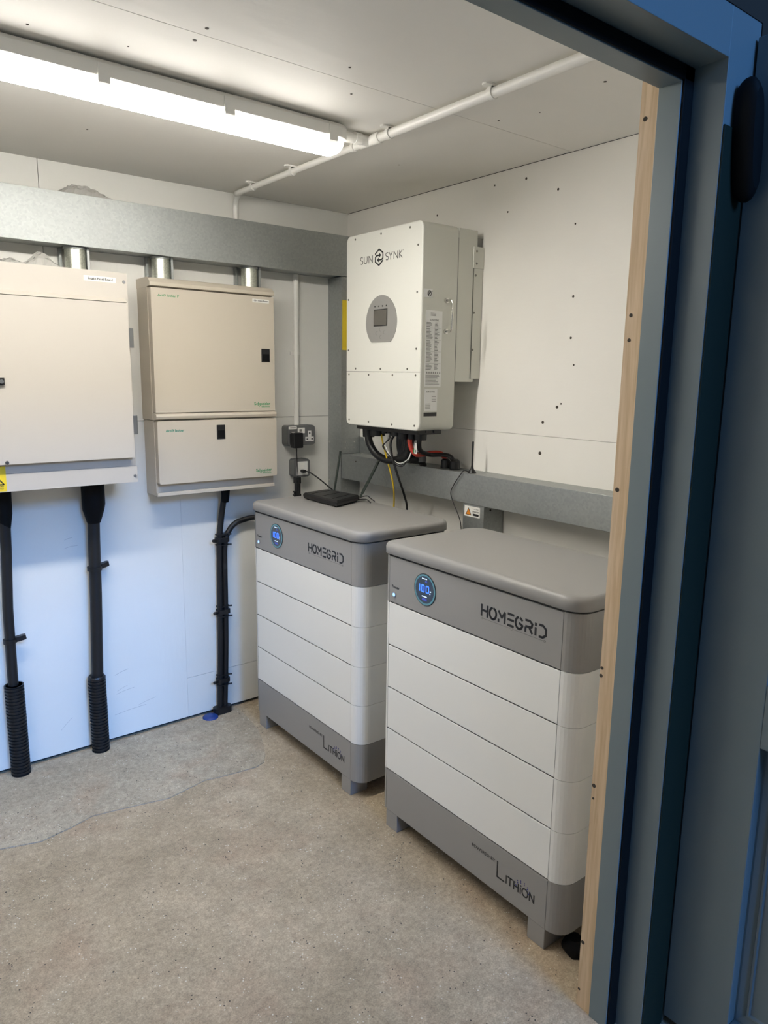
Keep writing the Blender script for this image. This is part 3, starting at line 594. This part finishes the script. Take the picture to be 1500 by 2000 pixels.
# ------------------------------------------------------------------ inverter
iv = empty('inverter', (-.14, -.587, 1.198), 'large white wall-mounted inverter with grey oval display panel', 'inverter')
IX, IY0, IY1, IZ0, IZ1 = -.2754, -.3785, -.7965, 1.1985, 1.8685
def xring(x, e=0, r=.022, z0=IZ0, z1=IZ1):
    return [(x, y, z) for y, z in rrect(IY1+e, IY0-e, z0+e, z1-e, max(r-e, .002), 6)]
mb = MB(); mb.loft([xring(-.268), xring(-.119)], True, True); build('front_case', mb, M['inv_side'], iv)
mb = MB(); mb.loft([xring(-.2682, 0, .022), xring(-.2715, .0), xring(-.2742, .0012), xring(IX, .004)], True, False); fc = build('front_cover', mb, M['inv_white'], iv)
mb = MB(); mb.box(-.1175, -.029, IY1, IY0, 1.362, 1.8640); build('rear_cover', mb, M['inv_side'], iv, bevel=.0025, seg=2)
mb = MB(); mb.box(-.119, -.117, IY1-.0004, IY1+.01, 1.389, 1.832); build('seam', mb, M['inkgrey'], iv)
mb = MB(FX(IX-.0002, 0, 0)); mb.box(.3795, .7958, 1.3920, 1.3938, -.0006, .0003); build('cover_joint', mb, M['inkgrey'], fc)
for y, z in ((-.432, 1.853), (-.58, 1.853), (-.732, 1.853), (-.774, 1.794), (-.774, 1.648), (-.775, 1.468), (-.392, 1.649), (-.393, 1.47), (-.438, 1.404), (-.585, 1.403), (-.731, 1.403), (-.397, 1.383), (-.517, 1.382), (-.653, 1.382), (-.774, 1.382), (-.399, 1.217), (-.519, 1.215), (-.653, 1.213), (-.773, 1.216)):
    m = MB(); m.cyl((IX+.001, y, z), (IX-.0012, y, z), .0042, .0032, n=10); build('screw', m, M['screw'], fc)
# grey oval control panel
ov = [(-.002+.0875*math.sin(a)*(1.0 if math.cos(a) > 0 else 1.0), .088*math.cos(a)) for a in []]
pts = []
for k in range(41):
    a = math.radians(-143+286*k/40)
    pts.append((.587+.0865*math.sin(a)*(1-.04*math.cos(a)), 1.5645+.088*math.cos(a)))
lo_z = 1.494; pts = [(u, max(v, lo_z)) for u, v in pts]
mb = MB(FX(IX-.0002, 0, 0)); mb.prism(pts, 0, .0012); cp = build('control_panel', mb, M['inv_grey'], fc); tag(cp, 'grey oval control panel with screen')
mb = MB(FX(IX-.0014, 0, 0)); mb.box(.546, .6215, 1.5485, 1.6055, 0, .0006); s_ = build('display_bezel', mb, M['ink'], cp)
mb = MB(FX(IX-.0021, 0, 0)); mb.box(.5495, .6185, 1.5515, 1.6025, 0, .0005); build('screen', mb, M['screen'], s_)
for k in range(4):
    m = MB(FX(IX-.0014, 0, 0)); u = .552+k*.0213; m.cyl((u, 1.6155, 0), (u, 1.6155, .001), .0026, n=10); build('indicator_light', m, M['ink'], cp)
for u, v in ((.584, 1.5365), (.585, 1.5115), (.563, 1.525), (.607, 1.5265)):
    m = MB(FX(IX-.0014, u, 0)); m = MB(FX(IX-.0014, 0, 0))
    m.stroke([(u+.0045, v+.006), (u-.002, v+.006), (u-.0045, v+.002), (u-.0045, v-.004), (u+.003, v-.006)], .0013); build('button', m, M['inkgrey'], cp)
# wordmark
mb = MB(FX(IX-.0002, 0, 0))
def arc(cx, cy, rx, ry, a0, a1, k=9): return [(cx+rx*math.cos(math.radians(a0+(a1-a0)*i/k)), cy+ry*math.sin(math.radians(a0+(a1-a0)*i/k))) for i in range(k+1)]
def letters(mb, spec, wd):
    for L in spec: mb.stroke(L, wd)
def S_(x, y, w_, h_): return arc(x+w_/2, y+h_*.75, w_/2, h_*.25, 40, 270, 8)+arc(x+w_/2, y+h_*.25, w_/2, h_*.25, 90, -140, 8)
zb, hh = 1.7645, .0235
letters(mb, [S_(.464, zb, .0145, hh), [(.486, zb+hh), (.486, zb+.009)]+arc(.4945, zb+.009, .0085, .009, 180, 360)+[(.503, zb+hh)], [(.513, zb), (.513, zb+hh), (.5335, zb), (.5335, zb+hh)]], .0022)
letters(mb, [S_(.6075, zb, .0145, hh), [(.625, zb+hh), (.634, zb+hh*.48), (.643, zb+hh)], [(.634, zb+hh*.48), (.634, zb)], [(.651, zb), (.651, zb+hh), (.671, zb), (.671, zb+hh)], [(.680, zb), (.680, zb+hh)], [(.694, zb+hh), (.681, zb+hh*.5), (.6955, zb)]], .0022)
letters(mb, [arc(.7005, zb+hh, .0014, .0014, 0, 360, 8)], .0005)
cx_, cz_ = .5705, 1.778
letters(mb, [[(cx_-.021, cz_+.010), (cx_-.021, cz_+.013), (cx_, cz_+.0265), (cx_+.021, cz_+.0135), (cx_+.021, cz_-.004)], [(cx_+.021, cz_-.012), (cx_, cz_-.0265), (cx_-.021, cz_-.0135), (cx_-.021, cz_+.001), (cx_-.014, cz_+.0065)], [(cx_-.014, cz_+.0065), (cx_+.002, cz_+.0065)], [(cx_+.021, cz_-.004), (cx_+.014, cz_-.0085), (cx_, cz_-.0085)]], .0050)
mb.prism([(cx_, cz_+.0145), (cx_+.0125, cz_+.0065), (cx_, cz_-.0015)], 0, .0004); mb.prism([(cx_, cz_-.0165), (cx_-.0125, cz_-.0085), (cx_, cz_-.0005)], 0, .0004)
build('wordmark', mb, M['ink'], fc)
# labels on the side
mb = MB(FY(IY1-.0002, 0, 0)); mb.box(-.2555, -.183, 1.346, 1.592, 0, .0004); sl_ = build('rating_label', mb, M['white'], iv)
mb = MB(FY(IY1-.0007, 0, 0)); z = 1.552
text_mb(mb, 'SUN SYNK', -.238, 1.5585, .040, .006)
k = 0
while z > 1.40:
    if k % 9 == 4: mb.box(-.253, -.186, z, z+.0006, 0, .0003)
    else:
        mb.box(-.252, -.252+random.uniform(.015, .028), z, z+.0018, 0, .0003); mb.box(-.214, -.214+random.uniform(.008, .02), z, z+.0018, 0, .0003)
    z -= .0042; k += 1
mb.box(-.2155, -.2150, 1.41, 1.55, 0, .0003)
for i in range(7): u = -.249+i*.0095; mb.prism([(u, 1.389), (u+.006, 1.389), (u+.003, 1.396)], 0, .0003)
for i in range(8): mb.box(-.252, -.252+random.uniform(.045, .062), 1.383-i*.0042, 1.3845-i*.0042, 0, .0003)
for i in range(3): mb.box(-.235, -.212, 1.583-i*.004, 1.5845-i*.004, 0, .0003)
build('label_print', mb, M['inkgrey'], sl_)
mb = MB(FY(IY1-.0002, 0, 0)); mb.box(-.2535, -.197, 1.266, 1.338, 0, .0004); sl2 = build('app_label', mb, M['white'], iv)
mb = MB(FY(IY1-.0007, 0, 0)); text_mb(mb, 'SUN SYNK', -.246, 1.326, .038, .0055)
for i in range(4): mb.box(-.222, -.203, 1.312-i*.005, 1.3135-i*.005, 0, .0003); mb.box(-.250, -.228, 1.288-i*.005, 1.2895-i*.005, 0, .0003)
build('label_print', mb, M['inkgrey'], sl2)
mb = MB(FY(IY1-.0002, 0, 0)); mb.box(-.256, -.198, 1.2475, 1.2605, 0, .0005); tag(build('barcode_strip', mb, M['ink'], iv), 'black strip label')
mb = MB(FY(IY1-.0002, 0, 0)); mb.box(-.266, -.229, 1.6315, 1.658, 0, .0004); sl3 = build('symbol_label', mb, M['white'], iv)
mb = MB(FY(IY1-.0007, 0, 0)); letters(mb, [arc(-.2425, 1.6445, .0075, .009, 0, 360, 18), [(-.248, 1.639), (-.237, 1.650)], [(-.2455, 1.6395), (-.2455, 1.649), (-.2395, 1.649)]], .0019); letters(mb, [arc(-.2315, 1.652, .0015, .0015, 0, 360, 8)], .0006); build('label_print', mb, M['ink'], sl3)
# chrome handle
mb = MB(); hp = catmull([(-.168, IY1, 1.627), (-.168, IY1-.030, 1.627)], 3)[:1]+catmull([(-.168, IY1-.002, 1.627), (-.168, IY1-.022, 1.626), (-.166, IY1-.030, 1.620), (-.166, IY1-.031, 1.600), (-.168, IY1-.031, 1.55), (-.168, IY1-.030, 1.534), (-.168, IY1-.022, 1.528), (-.168, IY1-.002, 1.527)], 6)
mb.tube(hp, .0045, 12); ho = build('handle', mb, M['steel'], iv); tag(ho, 'chrome handle')
for z in (1.627, 1.527): m = MB(); m.cyl((-.168, IY1+.001, z), (-.168, IY1-.008, z), .0088, .0078, n=14); build('handle_ferrule', m, M['steel'], ho)
# wall bracket at the rear edge
mb = MB(); mb.box(-.046, -.002, IY1-.003, IY1+.002, 1.373, 1.770); mb.box(-.046, -.043, IY1-.003, IY1+.012, 1.373, 1.77); br = build('wall_bracket', mb, M['inv_side'], iv, bevel=.001)
mb = MB(); mb.box(-.050, -.001, IY1-.005, IY1-.0005, 1.742, 1.812); build('hanging_lug', mb, M['inv_side'], iv, bevel=.001)
mb = MB(); mb.box(-.028, -.0005, IY1+.006, IY0-.01, 1.40, 1.842); build('back_plate', mb, M['inkgrey'], iv)
for x, z, yy in ((-.037, 1.797, .005), (-.036, 1.757, .005), (-.037, 1.719, .003), (-.039, 1.596, .003), (-.040, 1.472, .003)):
    m = MB(); m.cyl((x, IY1-yy+.001, z), (x, IY1-yy-.0015, z), .0045, .0035, n=10); build('screw', m, M['screw'], iv)
# black gland plate below
mb = MB(); mb.box(-.235, -.125, -.745, -.392, 1.181, 1.199); gp = build('gland_plate', mb, M['black'], iv, bevel=.002)
for y, rr_, z0 in ((-.415, .024, 1.150), (-.470, .030, 1.158), (-.515, .014, 1.170), (-.545, .013, 1.172), (-.585, .022, 1.165), (-.625, .024, 1.158), (-.672, .018, 1.160), (-.715, .022, 1.160)):
    m = MB(); m.cyl((-.195, y, 1.183), (-.195, y, z0), rr_, rr_*.93, n=16, smooth=True); build('cable_gland', m, M['black'], gp)
mb = MB(); mb.box(-.237, -.215, -.79, -.785, 1.192, 1.199); mb.box(-.20, -.176, -.79, -.782, 1.190, 1.199); build('bottom_clip', mb, M['black'], iv)

# cables under the inverter
mb = MB(); mb.tube(catmull([(-.200, -.420, 1.165), (-.200, -.424, 1.135), (-.195, -.440, 1.105), (-.190, -.470, 1.082), (-.185, -.525, 1.070), (-.180, -.585, 1.080), (-.175, -.620, 1.105), (-.180, -.640, 1.160)], 8), .0145, 16)
tag(build('flexible_conduit', mb, M['black']), 'thick black hose looping in a U below the inverter', 'cable')
mb = MB(); mb.tube(catmull([(-.175, -.600, 1.178), (-.170, -.610, 1.14), (-.165, -.590, 1.105), (-.155, -.57, 1.085), (-.12, -.60, 1.078), (-.07, -.585, 1.0725)], 6), .018, 14); mb.tube(catmull([(-.185, -.655, 1.165), (-.180, -.635, 1.125), (-.150, -.600, 1.095), (-.10, -.575, 1.075)], 6), .014, 12)
for t in range(5): mb.tube(catmull([(-.19, -.585-.012*t, 1.17), (-.18, -.575-.009*t, 1.12), (-.17, -.585-.006*t, 1.085), (-.13, -.59, 1.066)], 5), .006, 8)
tag(build('cable_bundle', mb, M['black']), 'tangled bunch of short black cables below the middle of the inverter', 'cable')
mb = MB(); mb.tube(catmull([(-.195, -.492, 1.170), (-.200, -.505, 1.145), (-.200, -.517, 1.116), (-.190, -.530, 1.06), (-.165, -.530, .98), (-.13, -.495, .90), (-.11, -.46, .80), (-.10, -.45, .66)], 8), .0032, 8)
tag(build('data_cable', mb, M['yellow']), 'thin yellow cable hanging from the inverter behind the rear battery stack', 'cable')
mb = MB(); mb.tube(catmull([(-.205, -.583, 1.170), (-.222, -.582, 1.14), (-.222, -.594, 1.088), (-.205, -.610, 1.015), (-.15, -.58, .94), (-.11, -.55, .87), (-.10, -.54, .66)], 8), .0042, 8)
tag(build('data_cable', mb, M['black']), 'thin black cable hanging beside the yellow one below the inverter', 'cable')
mb = MB(); mb.mi = 0
for i in range(2):
    d = .006*i; mb.tube(catmull([(-.195, -.540-d, 1.172), (-.200, -.533-d, 1.150), (-.203, -.523-d, 1.130), (-.203, -.535, 1.115), (-.203, -.560, 1.090-d), (-.203, -.590, 1.072-d), (-.203, -.622, 1.070-d), (-.200, -.655, 1.088-d), (-.198, -.672, 1.118)], 7), .0019, 6)
tag(build('signal_wire', mb, M['white']), 'thin white wires drooping below the inverter', 'wire')
mb = MB()
for i in range(2):
    d = .006*i; mb.tube(catmull([(-.197, -.548-d, 1.172), (-.203, -.545-d, 1.150), (-.205, -.520+d, 1.125), (-.205, -.538, 1.103), (-.205, -.570, 1.084-d), (-.205, -.600, 1.066-d), (-.205, -.632, 1.066-d), (-.202, -.660, 1.086)], 7), .0016, 6)
tag(build('signal_wire', mb, M['black']), 'thin black wires drooping below the inverter', 'wire')
rc = empty('battery_cable', (-.06, -.697, 1.052), 'red battery cable curving from the inverter onto the lower trunking', 'cable')
mb = MB(); mb.tube(catmull([(-.195, -.660, 1.168), (-.200, -.663, 1.15), (-.198, -.672, 1.125), (-.185, -.682, 1.106), (-.13, -.650, 1.100), (-.085, -.655, 1.104), (-.062, -.680, 1.102), (-.055, -.697, 1.080)], 7), .0085, 12); build('cable', mb, M['red'], rc)
mb = MB(); mb.tube([(-.055, -.697, 1.0515), (-.055, -.697, 1.060), (-.055, -.697, 1.080), (-.055, -.697, 1.086)], [.018, .0175, .0165, .010], 16, False); build('cable_gland', mb, M['black'], rc)
bk = empty('battery_cable', (-.055, -.745, 1.052), 'black battery cable curving from the inverter beside the red one', 'cable')
mb = MB(); mb.tube(catmull([(-.195, -.712, 1.168), (-.195, -.708, 1.145), (-.170, -.690, 1.118), (-.11, -.668, 1.100), (-.075, -.690, 1.100), (-.060, -.722, 1.097), (-.055, -.742, 1.078)], 7), .0080, 12); build('cable', mb, M['black'], bk)
mb = MB(); mb.tube([(-.055, -.746, 1.0515), (-.055, -.746, 1.062), (-.055, -.746, 1.080), (-.055, -.746, 1.088)], [.019, .0185, .0175, .011], 16, False); build('cable_gland', mb, M['black'], bk)
ib = empty('cable_gland', (-.09, -.60, 1.052), 'small grey cable gland standing on the lower trunking left of the two capped battery cables', 'cable gland')
mb = MB(); mb.cyl((-.10, -.614, 1.068), (-.10, -.614, 1.103), .0165, .018, n=14); build('gland_body', mb, M['sockgrey'], ib)
mb = MB(); mb.cyl((-.085, -.610, 1.0515), (-.10, -.614, 1.070), .013, n=14); build('gland_nut', mb, M['black'], ib)
mb = MB(); mb.prism([(-.2095, -.700), (-.2085, -.700), (-.2085, -.7125), (-.2095, -.7125)], 1.112, 1.150); tc_ = build('cable_tag', mb, M['label'], bk); mb = MB(); mb.box(-.2095, -.2085, -.6998, -.6945, 1.112, 1.128); build('tag_edge', mb, M['green'], tc_); mb = MB(); mb.box(-.2099, -.2095, -.7095, -.7035, 1.117, 1.126); build('tag_print', mb, M['inkgrey'], tc_)

# small aerial on the lower trunking
an = empty('aerial', (-.075, -.848, 1.052), 'small black magnetic aerial standing on the lower trunking by the inverter', 'antenna')
mb = MB(); mb.tube([(-.072, -.850, 1.0515), (-.072, -.850, 1.056), (-.072, -.850, 1.066), (-.072, -.850, 1.078), (-.072, -.850, 1.160)], [.0150, .0135, .0055, .0034, .0032], 16); build('aerial_rod', mb, M['black'], an)
mb = MB(); mb.tube(catmull([(-.080, -.838, 1.056), (-.100, -.838, 1.060), (-.108, -.836, 1.052), (-.108, -.817, 1.03), (-.107, -.797, 1.005), (-.107, -.783, .975), (-.108, -.800, .94), (-.109, -.825, .905), (-.110, -.842, .87), (-.110, -.85, .80)], 7), .0016, 8); build('aerial_lead', mb, M['black'], an)

# ------------------------------------------------------------------ battery stacks
ZS = [0, .0576, .1931, .3281, .4609, .5946, .7273, .8674]
PW = .636; YR = -.681; YLO = .020; DEP = .372
def outline(x0=0, notch=True, e=0, r=(.045, .045, .045, .021)):
    n = 8; o = []
    rr = list(r)
    pts = rrect(0+e, DEP-e, YR+e, YLO-e, [max(q-e, .003) for q in (rr[0], rr[1], rr[2], rr[3])], n)
    if not notch: return pts
    # find the front edge: last corner (x0,y1) ends at (0, YLO-r); first corner begins at (0, YR+r)
    return pts+[(0, 0), (.0035, 0), (.0035, -PW), (0, -PW)] if abs(YLO-rr[3]) < .002 else pts
def bodyring(z, e=0):
    return [(x, y, z) for x, y in outline(notch=True, e=e)]
def battery(label, x, y, a, tiltless=True):
    root = empty('battery_cabinet', (x, y, 0), label, 'battery cabinet', 'battery stacks along the right wall', -a)
    def B(name, mb, m, parent=root, **k): return build(name, mb, m, parent, local=True, **k)
    def section(name, z0, z1, m, btm=False):
        mb = MB(); rg = bodyring(z0+.0006); mb.loft([rg, bodyring(z1-.0006)]); mb.m[len(rg)-4:len(rg)-1] = [1]*3; o = B(name, mb, [m, M['bat_dark']])
        mb = MB(); mb.box(.0002, .0045, -PW+.0011, -.0011, z0+(.0014 if not btm else .0002), z1-.0026); f = B('front_plate', mb, m, o, bevel=.0011, seg=2)
        return o, f
    # feet
    FT = [(0.0008, -.004), (0.0008, -PW+.056-.004+.004), (DEP-.075, -.004), (DEP-.075, -PW+.052)]
    for i, (fx_, fy_) in enumerate(((.0012, -.0015), (.0012, -PW+.0555), (DEP-.09, -.0015), (DEP-.09, -PW+.0555))):
        mb = MB(); t = .004; mb.box(fx_, fx_+.070, fy_, fy_-.054, 0, .0572); B('foot', mb, M['bat_grey'], bevel=.0015)
    base, bf = section('base', ZS[1], ZS[2], M['bat_grey'], True)
    for k in range(4): section('battery_module', ZS[2+k], ZS[3+k], M['bat_white'])
    head, hf = section('control_head', ZS[6], ZS[7], M['bat_grey'])
    # dark recess then lid
    mb = MB(); mb.loft([[(px, py, z) for px, py in rrect(.006, DEP-.006, YR+.006, YLO-.006, .04, 6)] for z in (ZS[7]-.001, ZS[7]+.006)]); B('recess', mb, M['bat_dark'])
    mb = MB(); rings = []
    for z, e in ((.8722, .0015), (.8735, 0), (.8925, 0), (.8985, .0015), (.9030, .005), (.9055, .0105), (.9062, .018)):
        rings.append([(px, py, z) for px, py in rrect(-.007+e, DEP+.006-e, YR-.006+e, YLO+.006-e, [.052-e*.6, .045, .045, .028-e*.6], 8)])
    mb.loft(rings, True, True); lid = B('lid', mb, M['bat_grey'])
    for i_, p_ in enumerate(lid.data.polygons): p_.use_smooth = abs(p_.normal.z) < .98
    # front graphics; local plane facing -x
    def P(d): return MB(FX(.0002-d, 0, 0))
    c0, c1 = .161, .801
    mb = P(.0000); mb.prism([(c0+.0455*math.cos(a_), c1+.0455*math.sin(a_)) for a_ in [2*PI*k/40 for k in range(40)]], 0, .0014); dsp = B('display', mb, M['ink'], hf); tag(dsp, 'round display glowing blue')
    mb = P(.0015); mb.loft([[(c0+q*math.cos(a_), c1+q*math.sin(a_), h_) for a_ in [2*PI*k/40 for k in range(40)]] for q, h_ in ((.0435, 0), (.0435, .0005), (.0385, .0005), (.0385, 0))], caps=False); B('display_ring', mb, M['dispring'], dsp)
    mb = P(.0015); mb.prism([(c0+.0384*math.cos(a_), c1+.0384*math.sin(a_)) for a_ in [2*PI*k/40 for k in range(40)]], 0, .0002); B('display_glass', mb, M['dispglass'], dsp)
    mb = P(.0019)
    x_, hz = c0-.021, .0185; zb_ = c1-.0065
    letters(mb, [[(x_, zb_), (x_, zb_+hz*.44)], [(x_, zb_+hz*.56), (x_, zb_+hz)]], .0036)
    for xx in (c0-.0125, c0+.0065):
        letters(mb, [[(xx, zb_+.001), (xx, zb_+hz-.001)], [(xx+.0105, zb_+.001), (xx+.0105, zb_+hz-.001)], [(xx+.0005, zb_), (xx+.010, zb_)], [(xx+.0005, zb_+hz), (xx+.010, zb_+hz)]], .0034)
    B('charge_digits', mb, M['led_blue'], dsp)
    mb = P(.0019); mb.box(c0-.012, c0+.009, c1+.030, c1+.0325, 0, .0003); mb.box(c0-.011, c0+.010, c1-.0205, c1-.018, 0, .0003); mb.box(c0+.0215, c0+.0265, c1-.002, c1+.001, 0, .0003); mb.box(c0+.021, c0+.024, c1-.009, c1-.0055, 0, .0003); B('display_text', mb, M['led_white'], dsp)
    mb = P(.0019); mb.box(c0-.010, c0+.010, c1-.031, c1-.0245, 0, .0003); mb.box(c0+.002, c0+.010, c1+.021, c1+.026, 0, .0003); B('display_icon', mb, M['led_dim'], dsp)
    mb = P(0); text_mb(mb, 'Power', .0145, .772, .034, .0095); B('lettering', mb, M['ink'], hf)
    mb = P(0); mb.cyl((.0265, .754, 0), (.0265, .754, .003), .0072, n=18); pb = B('power_button', mb, M['steel'], hf)
    mb = P(.003); mb.cyl((.0265, .754, 0), (.0265, .754, .0006), .0048, n=16); tag(B('button_light', mb, M['led_btn'], pb), 'glowing blue ring light')
    # stencil wordmark
    mb = P(0); u = .380; hT = .0285; z_ = .7885; wd = .0058; W = .0205
    def q(x0, *pts): return [(x0+a_*W, z_+b_*hT) for a_, b_ in pts]
    gap = .0288; x0 = u; lst = []
    lst += [q(x0, (0, 0), (0, .42)), q(x0, (0, .62), (0, 1)), q(x0, (.0, .5), (.95, .5)), q(x0, (1, 0), (1, .38)), q(x0, (1, .5), (1, 1))]; x0 += gap
    lst += [[(x0+W*.5+W*.55*math.cos(math.radians(t)), z_+hT*.5+hT*.5*math.sin(math.radians(t))) for t in range(102, 439, 16)]]; x0 += gap+.001
    lst += [q(x0, (0, 0), (0, .2)), q(x0, (-.02, .95), (.5, .42), (1.0, .95)), q(x0, (1, .85), (1, 0))]; x0 += gap+.001
    lst += [q(x0, (0.05, 1), (.95, 1)), q(x0, (.05, .5), (.95, .5)), q(x0, (.05, 0), (.95, 0))]; x0 += gap-.002
    lst += [[(x0+W*.5+W*.55*math.cos(math.radians(t)), z_+hT*.5+hT*.5*math.sin(math.radians(t))) for t in range(105, 361, 16)]+[(x0+W*.55, z_+hT*.5)], [(x0+W*.66, z_+hT*.98), (x0+W*.98, z_+hT*.80)]]; x0 += gap+.002
    lst += [q(x0, (0, 1), (.65, 1), (1, .8), (.9, .5), (.05, .46)), q(x0, (0, .0), (0, .36)), q(x0, (.55, .44), (1, 0))]; x0 += gap-.002
    lst += [q(x0, (0.2, 0), (.2, .62)), q(x0, (.2, .82), (.2, 1))]; x0 += .0135
    lst += [q(x0, (.1, 1), (.6, 1), (1.05, .75), (1.05, .25), (.6, 0), (.1, 0))]
    letters(mb, lst, wd); B('wordmark', mb, M['ink'], hf)
    mb = P(0); letters(mb, [[(.386, .7815), (.478, .7815)], [(.487, .7815), (.582, .7815)], arc(.384, .7815, .0026, .0026, 0, 360, 10), arc(.585, .7815, .0026, .0026, 0, 360, 10), [(.479, .785), (.484, .785), (.487, .7815), (.484, .778), (.479, .778)]], .0011); B('wordmark_line', mb, M['inkgrey'], hf)
    # lower lettering
    mb = P(0); text_mb(mb, 'POWERED BY', .379, .1400, .086, .0095)
    letters(mb, [[(.473, .148), (.473, .1045), (.498, .1045)]], .0042)
    zz, h2 = .1045, .0215
    letters(mb, [[(.505, zz), (.505, zz+h2)], [(.510, zz+h2), (.526, zz+h2)], [(.518, zz+h2), (.518, zz)], [(.531, zz), (.531, zz+h2)], [(.5455, zz), (.5455, zz+h2)], [(.531, zz+h2*.5), (.5455, zz+h2*.5)], [(.553, zz), (.553, zz+h2*.78)], [(.552, zz+h2*1.03), (.555, zz+h2*1.03)], arc(.568, zz+h2*.5, .0095, h2*.5, 0, 360, 18), [(.583, zz), (.583, zz+h2), (.597, zz), (.597, zz+h2)]], .0036)
    B('base_lettering', mb, M['ink'], bf)
    mb = P(0)
    for r_, k0, k1, st in ((.020, 10, 171, 32), (.0255, 25, 156, 26)):
        for t in range(k0, k1, st):
            ca, sa = math.cos(math.radians(t)), math.sin(math.radians(t)); letters(mb, [[(.559+r_*ca, zz+h2*.55+r_*sa*.9), (.559+(r_+.0025)*ca, zz+h2*.55+(r_+.0025)*sa*.9)]], .0026)
    B('sun_ray_mark', mb, M['blueink'], bf)
    # scuffs on the lowest module
    return root
battery('rear grey and white battery stack with the router on top, in the back corner', -.5698, -.2020, .0124)
battery('front grey and white battery stack, nearer the doorway and partly hidden by the door frame', -.5816, -1.0308, .0156)

# ------------------------------------------------------------------ loose plastic and rag
def crumple(name, cx, cy, cz, sx, sy, sz, m, label, cat, seed, lumps):
    rnd = random.Random(seed); mb = MB(); nx, ny = 26, 12; vs = []; fs = []
    for i in range(nx):
        for j in range(ny):
            u, v = i/(nx-1), j/(ny-1)
            h_ = sum(a*math.exp(-((u-c)/s)**2) for c, s, a in lumps)*math.sin(PI*min(1, max(0, v)))**.5
            vs.append((cx+(u-.5)*sx+rnd.uniform(-1, 1)*sx*.012, cy+(v-.5)*sy+rnd.uniform(-1, 1)*sy*.03, cz+sz*h_*(1+rnd.uniform(-.16, .16))))
    for i in range(nx-1):
        for j in range(ny-1): a = i*ny+j; fs.append((a, a+1, a+ny+1, a+ny))
    mb.add(vs, fs, False); o = build(name, mb, m); md = o.modifiers.new('s', 'SOLIDIFY'); md.thickness = .0008
    return tag(o, label, cat)
crumple('plastic_bag', -1.09, -.05, 1.933, .19, .07, .034, M['film'], 'clear plastic bag lying on top of the high trunking', 'plastic bag', 3, [(.3, .22, .75), (.62, .28, .85)])
crumple('plastic_wrap', -1.32, -.12, 1.6945, .23, .10, .052, M['film'], 'crumpled clear plastic film on top of the left panel board', 'plastic film', 5, [(.12, .10, 1.0), (.4, .12, .35), (.78, .16, .85)])
mb = MB(); rnd = random.Random(4); rings = []
for z, k in ((.0, .8), (.012, 1), (.028, .92), (.040, .6)):
    rings.append([(-.535+.030*k*math.cos(a_)*(1+rnd.uniform(-.2, .2)), -1.715+.034*k*math.sin(a_)*(1+rnd.uniform(-.2, .2)), z) for a_ in [2*PI*q/14 for q in range(14)]])
mb.loft(rings, True, True); tag(build('rag', mb, M['rubber'], subsurf=2), 'crumpled black rag on the floor under the front battery stack', 'rag')
